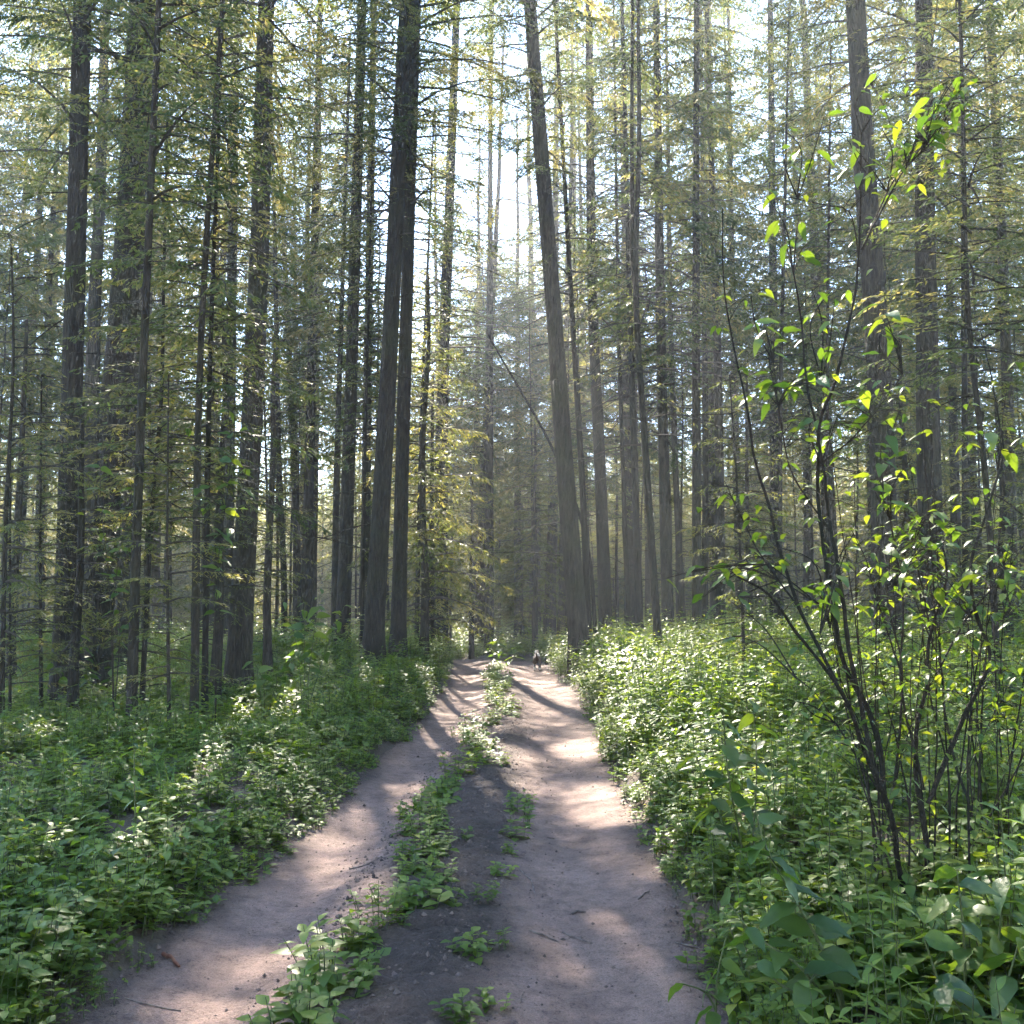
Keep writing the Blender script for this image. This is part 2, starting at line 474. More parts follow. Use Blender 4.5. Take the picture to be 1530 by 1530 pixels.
def crown_parts(seed, H, z0, Lmax, nbr, blade=.15, bw=.046, droop=.25, shape=.75, gap=.0, twig_step=.085, start=.12, wood=True, fine=0.0):
    """needle sprays on drooping limbs: returns blade arrays and limb builder"""
    r = np.random.default_rng(seed)
    PB, DB, SB, LB, WB, RB = [], [], [], [], [], []
    wood_mb = MB()
    for b in range(nbr):
        u = (b + r.uniform(0, 1)) / nbr
        if r.uniform() < gap:
            continue
        z = z0 + (H - z0) * u
        L = (Lmax * (1 - u) ** shape * r.uniform(.55, 1.1) + .25) * (1 if u > .12 else r.uniform(.5, 1))
        az = b * 2.399 + r.uniform(-.5, .5)
        out = np.array([math.cos(az), math.sin(az), 0.])
        rise = r.uniform(-.1, .25) + .35 * u
        dr = droop * r.uniform(.6, 1.5)
        sw = r.uniform(-.12, .12); lat0 = np.cross(out, UP)

        def pos(s):
            s = np.asarray(s)[:, None]
            return out * (L * s) + UP * (z + L * (rise * s - dr * s * s)) + lat0 * (sw * L * s * s)
        ss = np.linspace(0, 1, 5)
        if wood:
            tube(wood_mb, pos(ss), np.linspace(.012 + .007 * L, .003, 5), 3, 1, .5, cap=False)
        fk = (.45 if z < fine else 1.45) if fine else 1.0
        nt = max(4, int(L / twig_step / (.5 + .5 * fk)))
        s = np.linspace(start, 1, nt) + r.uniform(-.02, .02, nt)
        p0 = pos(s)
        tg = norm(out + UP * (rise - 2 * dr * s)[:, None])
        lat = norm(np.cross(tg, UP))
        sd = np.where(np.arange(nt) % 2 == 0, 1., -1.)[:, None]
        td = norm(tg * .75 + lat * sd * .75 + UP * -.22 + r.normal(0, .2, (nt, 3)))
        tl = (.14 + .42 * L * (1 - s) * (.4 + s)) * r.uniform(.6, 1.3, nt)
        nb = max(5, int(np.mean(tl) / (blade * fk * .30)))
        uu = np.tile(np.linspace(.1, 1, nb), (nt, 1)) + r.uniform(-.05, .05, (nt, nb))
        along = tl[:, None] * uu
        bp = p0[:, None] + td[:, None] * along[..., None] - UP * (.22 * along ** 1.7)[..., None]
        s2 = np.where(np.arange(nb) % 2 == 0, 1., -1.)[None, :, None]
        pl = norm(np.cross(td, UP) + r.normal(0, .25, (nt, 3)))
        bd = norm(td[:, None] * .85 + pl[:, None] * s2 * .65 + r.normal(0, .22, (nt, nb, 3)) - UP * .28)
        sv = norm(np.cross(bd, UP + r.normal(0, .55, (nt, nb, 3))))
        k = nt * nb
        PB.append(bp.reshape(k, 3)); DB.append(bd.reshape(k, 3)); SB.append(sv.reshape(k, 3))
        LB.append((blade * fk * r.uniform(.6, 1.3, (nt, nb))).ravel()); WB.append((bw * fk * r.uniform(.7, 1.3, (nt, nb))).ravel())
        RB.append(np.clip(r.uniform(.1, .75) + r.normal(0, .13, k), 0, 1))
    return [np.concatenate(a) for a in (PB, DB, SB, LB, WB, RB)], wood_mb


def blades_to(mb, B, keep=None, mat=0):
    P, D, S, L, W, Rn = B if keep is None else [a[keep] for a in B]
    n = len(P)
    if not n:
        return
    v = np.stack([P, P + D * (L * .45)[:, None] + S * (W * .5)[:, None], P + D * L[:, None], P + D * (L * .45)[:, None] - S * (W * .5)[:, None]], 1)
    mb.add(v.reshape(-1, 3), np.arange(n * 4).reshape(n, 4), mat, np.repeat(Rn, 4))


CROWNS = {}


def crown_kind(key, mats=None, **kw):
    B, wmb = crown_parts(**kw)
    mb = MB(); blades_to(mb, B)
    if wmb.n:
        v, fs, ms, r = wmb.arrays()
        for k in (3, 4):
            if len(fs[k]):
                mb.add(v, fs[k], 1, .5)
    CROWNS[key] = (B, wmb, mb.mesh('crown', mats or [M_NEEDLE, M_TWIG], False), kw['H'])


for q in range(5):
    crown_kind('tall%d' % q, seed=100 + q, H=28, z0=[8.5, 10, 9, 11, 7.5][q], Lmax=[3.3, 2.9, 3.6, 3.0, 2.8][q], nbr=[130, 135, 132, 130, 140][q], droop=.3, gap=.1, fine=15.5)
for q in range(3):
    crown_kind('wide%d' % q, seed=180 + q, H=28, z0=[7.5, 9.5, 6.5][q], Lmax=[3.5, 3.1, 3.6][q], nbr=[165, 150, 170][q], blade=.16, bw=.044, droop=.36, gap=.15, twig_step=.085)
for q in range(3):
    crown_kind('slim%d' % q, seed=130 + q, H=14, z0=[5, 6.5, 4][q], Lmax=[1.5, 1.3, 1.7][q], nbr=[84, 74, 88][q], blade=.09, bw=.028, droop=.32, gap=.12)
for q in range(4):
    crown_kind('young%d' % q, [M_NEEDLE_Y, M_TWIG], seed=150 + q, H=7, z0=[.8, 1.2, .6, 1.6][q], Lmax=[1.35, 1.15, 1.5, 1.25][q], nbr=[90, 80, 95, 74][q], blade=.11, bw=.024, droop=.3, gap=.15, twig_step=.07)
for q in range(2):
    crown_kind('thin%d' % q, [M_NEEDLE_Y, M_TWIG], seed=160 + q, H=7, z0=[1.0, 1.6][q], Lmax=[1.3, 1.1][q], nbr=[52, 46][q], blade=.062, bw=.013, droop=.25, gap=.3, twig_step=.08)
for q in range(3):
    crown_kind('sapling%d' % q, [M_NEEDLE_Y, M_TWIG], seed=170 + q, H=5, z0=.7, Lmax=[.85, .95, .75][q], nbr=[44, 38, 48][q], blade=.075, bw=.016, droop=.2, gap=.25, twig_step=.07)


def limbs(mb, axis_f, r, z0, z1, n, lmin, lmax, rad=.014, mat=0):
    """dead side branches with a few twigs"""
    for b in range(n):
        z = z0 + (z1 - z0) * (b + r.uniform(0, 1)) / n
        az = r.uniform(0, 2 * math.pi); L = r.uniform(lmin, lmax)
        out = np.array([math.cos(az), math.sin(az), 0.]); up = r.uniform(-.3, .3); dr = r.uniform(-.05, .3)
        s = np.linspace(0, 1, 6)[:, None]
        lat = np.cross(out, UP) * r.uniform(-.2, .2)
        pts = axis_f(z) + out * L * s + UP * L * (up * s - dr * s * s) + lat * L * s * s
        tube(mb, pts, np.linspace(rad * (.6 + .35 * L), .003, 6), 4, mat, .5, cap=False)
        for t in range(int(L * 2.2)):
            q = r.integers(1, 5); sg = r.choice([-1, 1])
            d = norm(out * .7 + np.cross(out, UP) * sg * .8 + UP * r.uniform(-.35, .2))
            l2 = r.uniform(.15, .45) * L
            w = np.linspace(0, 1, 3)[:, None]
            tube(mb, pts[q] + d * l2 * w - UP * l2 * .15 * w * w, [.005, .004, .002], 3, mat, .5, cap=False)


N_TREE = 0


def conifer(name, label, base, top_dir, r0, H, crown=None, crown_scale=(1, 1), group=None, cat='tree', axis=None, sides=14, nlimb=16, carve=False,
            limb_z=(1.2, 9), limb_len=(.4, 1.8), seed=0, rings=26, fork=None):
    """tree > trunk (with its dead limbs), crown.  axis: list of points relative to base; else straight along top_dir"""
    global N_TREE
    N_TREE += 1
    seed = seed or 1000 + N_TREE
    r = np.random.default_rng(seed)
    x, y = base
    z = float(ground(x, y))
    t = thing(name, (x, y, z), label, cat, group)
    if axis is None:
        wob = r.normal(0, .05, (6, 2)) * r0 * 6
        hs = np.linspace(0, H, 6)
        axis = np.stack([top_dir[0] * hs + wob[:, 0] * (hs > 0), top_dir[1] * hs + wob[:, 1] * (hs > 0), hs], 1)
    ax = spline(axis, rings)
    # denser rings near the base for the root flare
    tt = (ax[:, 2] - ax[0, 2]) / H
    rad = r0 * (1 - .64 * np.clip(tt, 0, 1)) * (1 + .55 * np.exp(-ax[:, 2] / (1.4 * r0 + .05) / 1.2))
    ax[0, 2] -= .35
    mb = MB()
    tube(mb, ax, rad, sides, 0, .5, ridge=.05 if r0 > .05 else .02, seed=seed % 97)

    def axis_f(zz):
        return np.array([np.interp(zz, ax[:, 2], ax[:, 0]), np.interp(zz, ax[:, 2], ax[:, 1]), zz])
    limbs(mb, axis_f, r, limb_z[0], min(limb_z[1], H * .9), nlimb, limb_len[0], limb_len[1], .012)
    if fork is not None:
        tube(mb, fork, np.linspace(r0 * .75, r0 * .35, len(fork)), max(6, sides - 4), 0, .5, ridge=.03)
    mb.build('trunk', [M_BARK], t)
    if crown:
        B, wmb, me, H0 = CROWNS[crown]
        tip = axis_f(H * .8) - axis_f(0)
        q = Vector((0, 0, 1)).rotation_difference(Vector(tip))
        M = (q.to_matrix() @ Matrix.Rotation(r.uniform(0, 6.28), 3, 'Z') @ Matrix.Diagonal((crown_scale[0], crown_scale[0], crown_scale[1] * H / H0)))
        if carve:
            Mn = np.array(M)
            P = B[0] @ Mn.T
            D = B[1] @ Mn.T
            keep = ~lit_mask(P + np.array([x, y, z]))
            if keep.mean() < .98:
                mb2 = MB()
                blades_to(mb2, [P, norm(D), norm(B[2] @ Mn.T), B[3], B[4], B[5]], keep)
                v, fs, ms, rr = wmb.arrays()
                mb2.add(v @ Mn.T, fs[4], 1, .5)
                mb2.build('crown', [me.materials[0], me.materials[1]], t, False)
                return t
        o = link('crown', me, t)
        o.matrix_local = M.to_4x4()
    return t


# (label, depth, base width px, axis pixels from the top of the picture down, height, crown, name)
SHR, HRB = 'on the bank behind the big-leaved shrub', 'on the low-herb bank'
HERO = [
    ('straight dark conifer trunk beside a much wider double trunk on the low-herb bank', 15, 38, [(128, 0), (112, 510), (95, 1055)], 27, 'tall0'),
    ('widest dark conifer trunk of the low-herb bank with a second trunk pressed behind it', 17, 52, [(206, 0), (178, 510), (150, 840), (132, 1055)], 30, 'tall1'),
    ('medium conifer trunk half hidden behind the widest trunk of the low-herb bank', 21, 26, [(230, 0), (203, 510), (188, 840), (176, 1030)], 27, 'tall3'),
    ('slender black trunk standing alone among herbs in front of the widest trunk', 11.3, 17, [(246, 0), (220, 510), (205, 840), (196, 1112)], 13, 'slim1'),
    ('taller of two slender black trunks standing close together in the herbs', 12, 14, [(332, 60), (302, 510), (290, 1090)], 12, 'slim0'),
    ('shorter, thinner trunk of the close black pair standing in the herbs', 12.8, 11, [(330, 200), (317, 510), (305, 1085)], 9.5, 'slim2'),
    ('thick black conifer trunk just past a close pair of slender trunks', 16.5, 38, [(398, 0), (382, 510), (365, 840), (354, 1055)], 28, 'tall2'),
    ('pale hazy conifer trunk showing behind the thick black trunk', 30, 22, [(352, 0), (345, 510), (338, 930)], 29, 'tall4'),
    ('thin far trunk leaning slightly against its upright neighbours behind the low-herb bank', 38, 14, [(418, 300), (429, 510), (443, 900)], 24, 'slim1'),
    ('medium brown far trunk with sky behind it beyond the low-herb bank', 32, 19, [(477, 0), (466, 510), (457, 920)], 28, 'tall3'),
    ('thin far trunk close beside a medium brown trunk with sky behind', 40, 12, [(482, 0), (476, 510), (468, 900)], 26, 'slim2'),
    ('dark medium trunk standing just behind the twin trunks at the path bend', 24, 24, [(542, 0), (527, 510), (512, 940)], 28, 'tall4'),
    ('far grey trunk between the twin trunks and their dark neighbour', 30, 16, [(556, 0), (549, 500), (545, 930)], 27, 'tall1'),
    ('thicker of the twin black trunks rising from the verge by the track', 20.5, 32, [(607, 0), (583, 510), (557, 968)], 29, 'tall0'),
    ('thinner of the twin black trunks rising from the verge by the track', 21.5, 25, [(622, 0), (606, 510), (594, 970)], 28, 'tall2'),
    ('hazy grey trunk standing alone behind the verge where the track ends', 34, 24, [(683, 0), (672, 300), (660, 650), (659, 970)], 30, 'tall3'),
    ('pale misty trunk standing in the light shaft beyond the track', 42, 15, [(733, 100), (732, 500), (731, 985)], 30, 'tall1'),
    ('stout grey trunk tilted over the track next to a thin black trunk', 22, 32, [(790, 0), (830, 510), (848, 750), (868, 955)], 28, 'tall3'),
    ('thin black trunk running parallel to the stout tilted trunk', 23, 12, [(829, 0), (857, 500), (870, 720), (881, 945)], 19, 'slim0'),
    ('straight brown trunk behind the tilted pair beside the track', 29, 22, [(881, 0), (888, 500), (898, 730), (906, 935)], 29, 'tall4'),
    ('mid-sized dark trunk behind the forked black tree', 27, 20, [(981, 0), (988, 510), (998, 930)], 28, 'tall0'),
    ('slim straight trunk in the row between the forked tree and the shrub', 27, 16, [(1037, 0), (1038, 510), (1041, 930)], 27, 'tall2'),
    ('grey-brown trunk with a broken slim top in the row behind the shrub', 30, 17, [(1064, 200), (1073, 510), (1077, 925)], 24, 'slim1'),
    ('hazy wide far trunk seen through the shrub stems', 36, 18, [(1147, 0), (1154, 500), (1158, 920)], 30, 'tall4'),
    ('pale thin far trunk between the row of dark trunks and the shrub', 40, 13, [(1092, 300), (1097, 600), (1105, 915)], 27, 'slim0'),
    ('very thin straight trunk rising behind the shrub', 26, 9, [(1184, 0), (1176, 300), (1168, 600), (1165, 930)], 17, 'slim2'),
    ('thick olive-lit conifer trunk standing directly behind the shrub', 18, 44, [(1276, 0), (1287, 200), (1310, 510), (1325, 930)], 30, 'tall1'),
    ('thick dark conifer trunk paired with the olive-lit trunk behind the shrub', 19.5, 40, [(1384, 0), (1386, 400), (1390, 700), (1398, 935)], 29, 'tall0'),
    ('medium straight trunk beyond the shrub at the outer end of the row', 22, 20, [(1480, 0), (1500, 400), (1508, 700), (1512, 935)], 27, 'tall4'),
    ('thin bent black trunk close behind the shrub', 12, 12, [(1438, 150), (1449, 500), (1473, 720), (1490, 980)], 9.5, 'slim0'),
    ('thin grey trunk between the thick dark trunk and a bent black one', 20, 12, [(1434, 250), (1438, 520), (1442, 930)], 14, 'slim1'),
    ('thin trunk just behind the straight brown one beside the track', 28, 9, [(917, 100), (924, 500), (940, 925)], 19, 'slim2'),
    ('upright dark trunk between the straight brown trunk and the forked tree', 26, 13, [(938, 300), (943, 510), (957, 930)], 20, 'slim1'),
    ('thin sloping trunk close behind the mid-sized dark trunk', 33, 12, [(1000, 200), (1004, 510), (1020, 925)], 24, 'slim0'),
    ('thin far trunk touching the slim straight trunk of the row', 35, 12, [(1050, 300), (1054, 700), (1052, 920)], 26, 'slim2'),
    ('thin bowed trunk beside the solitary slender trunk in the herbs', 14, 9, [(247, 450), (243, 600), (230, 740), (220, 900), (212, 1050)], 8.5, 'slim2'),
    ('dark thin far trunk between the thick black trunk and the leaning one', 30, 11, [(413, 400), (418, 700), (425, 920)], 20, 'slim0'),
    ('thin straight trunk between the shrub and the olive-lit trunk', 24, 8, [(1240, 250), (1237, 500), (1235, 930)], 15, 'slim1'),
    ('thin dark trunk beside the dark medium trunk near the path bend', 28, 12, [(509, 500), (503, 700), (500, 930)], 18, 'slim1'),
    ('thin trunk standing behind the sunlit young fir by the track', 27, 8, [(634, 500), (630, 600), (622, 950)], 15, 'slim2'),
    ('very thin dark trunk squeezed between the twin trunks and their neighbour', 22.5, 7, [(550, 500), (545, 700), (540, 945)], 12, 'slim0'),
]
for k, (label, Y, w, pts, H, crown) in enumerate(HERO):
    W = [at(px, py, Y) for px, py in pts]
    bx = W[-1][0]
    gz = float(ground(bx, Y))
    # axis from the ground up, continued past the frame to the full height
    pts3 = [np.array([bx, Y, gz])] + [p for p in W[::-1] if p[2] > gz + 1.0]
    d = pts3[-1] - pts3[-2] if len(pts3) > 2 else pts3[-1] - pts3[0]
    d = d / d[2]
    top = gz + H
    zl = pts3[-1][2]
    if top > zl + 1:
        pts3.append(pts3[-1] + d * (top - zl) * .5); pts3.append(pts3[-1] + d * (top - zl) * .5)
    else:
        H = zl - gz + .2
    rr = np.random.default_rng(k + 5)
    ly = rr.normal(0, .012)
    axis = np.array([[p[0] - bx, (p[2] - gz) * ly, p[2] - gz] for p in pts3])
    r0 = w / FPX * Y / 2 * .92
    big = r0 > .12
    if Y >= 27 and crown.startswith('tall'):
        crown = 'wide%d' % (k % 3)
    conifer('conifer_tree' if big else 'slender_conifer', label, (bx, Y), None, r0, H, crown, (rr.uniform(.9, 1.15), 1),
            axis=axis, sides=18 if big else 9, nlimb=18 if big else 14, carve=True,
            limb_z=(2.0, 13) if big else (1.0, H * .8), limb_len=(.5, 2.4) if big else (.3, 1.3), rings=40 if big else 24)

# forked tree on the shrub bank
Yf = 19.5
W = [at(*p, Yf) for p in [(953, 0), (955, 210), (950, 417), (966, 700), (986, 1002)]]
b = W[-1].copy(); b[2] = float(ground(b[0], Yf))
axis = np.array([[p[0] - b[0], 0, p[2] - b[2]] for p in W[::-1]]); axis[0] = 0
axis = np.vstack([axis, axis[-1] + (axis[-1] - axis[-2]) * .5])
fk = np.array([at(*p, Yf + .1) - b for p in [(949, 425), (945, 380), (944, 200), (945, -60)]])
conifer('forked_tree', 'slender black tree forking into two thin parallel stems beside the track', (b[0], Yf), None, .085, axis[-1][2], 'slim2', (1, 1), axis=axis, sides=9, nlimb=16, carve=True, fork=fk, limb_z=(2, 11), limb_len=(.3, 1.2))

# leaning dead pole propped behind the stout tilted trunk
Yl = 24.
W = [at(*p, Yl) for p in [(728, 497), (740, 519), (830, 680), (872, 790), (892, 945)]]
b = W[-1].copy(); b[2] = float(ground(b[0], Yl)); axis = np.array([[p[0] - b[0], 0, p[2] - b[2]] for p in W[::-1]]); axis[0] = 0
conifer('leaning_dead_tree', 'bare dead pole leaning steeply across behind the stout tilted trunk', (b[0], Yl), None, .055, axis[-1][2], None, axis=axis, sides=8, nlimb=7, limb_z=(3, 8), limb_len=(.3, 1.3))

# thin bare saplings standing in the herbs of the low bank
SAP = [('knee-thin bent sapling at the outer edge of the low-herb bank', 12, 8, [(17, 370), (20, 510), (8, 800), (2, 1090)]),
       ('short thin sapling next to the bent one at the edge of the low-herb bank', 13, 5, [(16, 650), (15, 850), (15, 1085)]),
       ('thin straight sapling between the edge saplings and the first thick trunk', 14, 6, [(62, 560), (60, 800), (62, 1060)]),
       ('very thin sapling between the solitary slender trunk and the close pair', 11, 6, [(252, 560), (250, 800), (252, 1140)]),
       ('thin sapling standing between the first thick trunk and the widest trunk', 16, 7, [(150, 400), (147, 600), (143, 750), (140, 1040)]),
       ('thin sapling right behind the thick black trunk', 20, 7, [(395, 600), (400, 800), (402, 985)]),
       ('spindly sapling on the shrub bank by the forked tree', 14, 6, [(1090, 560), (1105, 800), (1112, 985)])]
for k, (label, Y, w, pts) in enumerate(SAP):
    W = [at(*p, Y) for p in pts]
    b = W[-1].copy(); b[2] = float(ground(b[0], Y)); axis = np.array([[p[0] - b[0], 0, p[2] - b[2]] for p in W[::-1]]); axis[0] = 0
    conifer('sapling', label, (b[0], Y), None, w / FPX * Y / 2, axis[-1][2], 'sapling%d' % (k % 3), (1.0, 1), axis=axis, sides=6, nlimb=14, limb_z=(.5, 5), limb_len=(.2, .9), cat='sapling')

# young firs with foliage down to the herbs
YOUNG = [('sunlit young fir drooping over the verge behind the twin trunks', 634, 23, 9.0, 'young2', 1.2),
         ('young fir with pale sprays beside the sunlit fir at the track end', 645, 30, 8.5, 'young1', 1.2),
         ('young fir filling the gap between the widest trunk and the close pair', 205, 14.5, 5.6, 'thin0', .9),
         ('young fir hanging its sprays in front of the thick black trunk', 325, 15.2, 6.2, 'thin1', 1.0),
         ('young fir at the foot of the first thick trunk', 118, 13.5, 4.3, 'thin0', .9),
         ('young fir behind the thick black trunk on the low-herb bank', 405, 19, 7.0, 'thin1', 1.1),
         ('young fir at the outer edge of the low-herb bank', 25, 19, 7.0, 'thin0', 1.2),
         ('dark young fir beneath the thick trunks behind the shrub', 1500, 16, 4.4, 'young1', 1.1),
         ('young fir between the two thick trunks behind the shrub', 1355, 24, 7.5, 'young2', 1.1),
         ('young fir behind the row of slim trunks on the shrub bank', 1120, 33, 9, 'young0', 1.2),
         ('young fir in the light shaft at the end of the track', 705, 38, 8, 'young3', 1.2),
         ('young fir behind the tilted pair beside the track', 800, 36, 8.5, 'young1', 1.2)]
for k, (label, px, Y, H, cr, cs) in enumerate(YOUNG):
    bx = (px - HALF) / FPX * Y
    conifer('young_fir', label, (bx, Y), (0, 0), .05 + .006 * H, H, cr, (cs, 1), nlimb=6, sides=7, rings=12, limb_z=(.4, H * .6), limb_len=(.3, .9), cat='young fir')

# the stand further back: individual trees that share trunk and crown shapes
r = np.random.default_rng(77)
taken = [(o.location.x, o.location.y) for o in COL.objects if o.parent is None and o.get('category') in ('tree', 'young fir')]


def shared_trunk(r0, H, seed, nl=11):
    rr = np.random.default_rng(seed); mb = MB()
    hs = np.linspace(0, H, 14)
    ax = np.stack([np.cumsum(rr.normal(0, .03, 14)), np.cumsum(rr.normal(0, .03, 14)), hs], 1); ax[0, 2] = -.6
    rad = r0 * (1 - .8 * (hs / H)) * (1 + .4 * np.exp(-hs / .35))
    tube(mb, ax, rad, 10, 0, .5, ridge=.04, seed=seed)
    limbs(mb, lambda z: np.array([np.interp(z, hs, ax[:, 0]), np.interp(z, hs, ax[:, 1]), z]), rr, 1.5, H * .5, nl, .4, 2.0, .012)
    return mb.mesh('trunk', [M_BARK])


TR = [shared_trunk(.2, 28, 300 + q) for q in range(4)]
TS = [shared_trunk(.07, 14, 310 + q, 12) for q in range(3)]
TY = [shared_trunk(.05, 7, 320 + q, 5) for q in range(2)]


FARCUT = []


def far_tree(x, y, kind):
    z = float(ground(x, y))
    tall = kind == 'tall'
    if kind == 'tall':
        nm, lb, grp = 'far_conifer', 'tall conifer of the hazy far stand', 'tall conifers of the far stand'
    elif kind == 'slim':
        nm, lb, grp = 'far_slender_conifer', 'slender pole-like conifer of the hazy far stand', 'slender conifers of the far stand'
    else:
        nm, lb, grp = 'far_young_fir', 'low bushy young fir under the far tall trees', 'young firs of the far stand'
    sx = x / y * FPX
    for lim, place in ((-560, 'behind the first thick trunk'), (-420, 'behind the widest trunk'), (-270, 'behind the thick black trunk'), (-130, 'behind the twin black trunks'), (60, 'straight past the end of the track'), (190, 'behind the stout tilted trunk'), (340, 'behind the forked tree'), (520, 'behind the shrub'), (9999, 'past the thick trunks behind the shrub')):
        if sx < lim:
            break
    lb += ', ' + place; grp += ' ' + place
    t = thing(nm, (x, y, z), lb, 'young fir' if kind == 'young' else 'tree', grp)
    s = r.uniform(1.0, 1.33) if tall else r.uniform(.85, 1.2)
    o = link('trunk', {'tall': TR, 'slim': TS, 'young': TY}[kind][r.integers(0, {'tall': 4, 'slim': 3, 'young': 2}[kind])], t)
    fat = r.uniform(.6, 1.25)
    o.scale = (fat * s, fat * s, s); o.rotation_euler = (r.normal(0, .015), r.normal(0, .015), r.uniform(0, 6.28))
    ck = {'tall': 'wide'}.get(kind, kind) + str(r.integers(0, {'tall': 3, 'slim': 3, 'young': 4}[kind]))
    me = CROWNS[ck][2]  # + str(r.integers(0, {'tall': 3, 'slim': 3, 'young': 4}[kind]))][2]
    o2 = link('crown', me, t); cs = s * r.uniform(.9, 1.25)
    az = r.uniform(0, 6.28)
    if tall:
        B, wmb = CROWNS[ck][:2]
        Mn = np.array(Matrix.Rotation(az, 3, 'Z') @ Matrix.Diagonal((cs, cs, s)))
        Pw = B[0] @ Mn.T
        keep = ~lit_mask(Pw + np.array([x, y, z]))
        if keep.mean() < .955:
            FARCUT.append(keep.mean())
            mb2 = MB(); blades_to(mb2, [Pw, norm(B[1] @ Mn.T), norm(B[2] @ Mn.T), B[3] * s, B[4] * s, B[5]], keep)
            v, fs, ms, rr = wmb.arrays(); mb2.add(v @ Mn.T, fs[4], 1, .5)
            o2.data = mb2.mesh('crown', list(me.materials), False)
            return
    o2.scale = (cs, cs, s); o2.rotation_euler = (0, 0, az)


def scatter_far(n, kind, y0, y1, gap, side=1.06, xlim=99):
    made = 0; tries = 0
    while made < n and tries < 6000:
        tries += 1
        y = y0 + (y1 - y0) * r.uniform() ** .75
        x = r.uniform(-1, 1) * (y * .51 * side + 1.5)
        if abs(x) > xlim or abs(path_d(x, y)) < 1.9 or (y < 33 and abs(x + .2) < 2.4):
            continue
        if kind == 'tall' and r.uniform() < .6:
            tt = np.linspace(9, 31, 12)
            if np.mean(np.abs(x - SUN[0] / SUN[1] * tt + .3) < 1.6) * (y < 55) > .3:
                continue
            if np.any(((x - SUN[0] / SUN[1] * tt - 4.5) / 3.6) ** 2 + ((y - tt - 19) / 6.5) ** 2 < 1):
                continue
        if any((x - a) ** 2 + (y - b) ** 2 < gap * gap for a, b in taken):
            continue
        taken.append((x, y)); far_tree(x, y, kind); made += 1


scatter_far(44, 'tall', 30, 51, 3.2)
for fx, fy in ((-1.6, 47.5), (1.7, 46), (-3.6, 50.5), (.3, 53.5), (3.2, 54), (-2.2, 56), (1.4, 58)):
    taken.append((fx, fy)); far_tree(fx, fy, 'tall')
scatter_far(85, 'slim', 27, 56, 1.2)
scatter_far(80, 'young', 42, 68, 1.7)


# ------------------------------------------------------------------ instanced masses (ground cover, far wood)
def scatter_object(name, templates, P, idx, rot, scl, label, kind='stuff'):
    """one object whose points carry small plants (geometry nodes)"""
    col = bpy.data.collections.new(name + '_templates')
    for q, me in enumerate(templates):
        o = bpy.data.objects.new('%s_template_%02d' % (name, q), me); col.objects.link(o)
    me = bpy.data.meshes.new(name); me.vertices.add(len(P)); me.vertices.foreach_set('co', np.asarray(P, np.float32).ravel())
    for an, typ, val, key in (('idx', 'INT', np.asarray(idx, np.int32), 'value'), ('rot', 'FLOAT_VECTOR', np.asarray(rot, np.float32).ravel(), 'vector'), ('scl', 'FLOAT_VECTOR', np.asarray(scl, np.float32).ravel(), 'vector')):
        a = me.attributes.new(an, typ, 'POINT'); a.data.foreach_set(key, val)
    ob = link(name, me)
    ng = bpy.data.node_groups.new(name, 'GeometryNodeTree')
    ng.interface.new_socket('Geometry', in_out='INPUT', socket_type='NodeSocketGeometry'); ng.interface.new_socket('Geometry', in_out='OUTPUT', socket_type='NodeSocketGeometry')
    gi = ng.nodes.new('NodeGroupInput'); go = ng.nodes.new('NodeGroupOutput')
    ci = ng.nodes.new('GeometryNodeCollectionInfo'); ci.inputs['Collection'].default_value = col
    ci.inputs['Separate Children'].default_value = True; ci.inputs['Reset Children'].default_value = True
    ip = ng.nodes.new('GeometryNodeInstanceOnPoints'); ip.inputs['Pick Instance'].default_value = True

    def na(nm, dt):
        n = ng.nodes.new('GeometryNodeInputNamedAttribute'); n.data_type = dt; n.inputs['Name'].default_value = nm
        return next(s for s in n.outputs if s.enabled and s.name == 'Attribute')
    L = ng.links.new
    L(gi.outputs[0], ip.inputs['Points']); L(ci.outputs[0], ip.inputs['Instance'])
    L(na('idx', 'INT'), ip.inputs['Instance Index']); L(na('rot', 'FLOAT_VECTOR'), ip.inputs['Rotation']); L(na('scl', 'FLOAT_VECTOR'), ip.inputs['Scale'])
    L(ip.outputs[0], go.inputs[0])
    md = ob.modifiers.new('scatter', 'NODES'); md.node_group = ng
    return tag(ob, label, kind=kind)


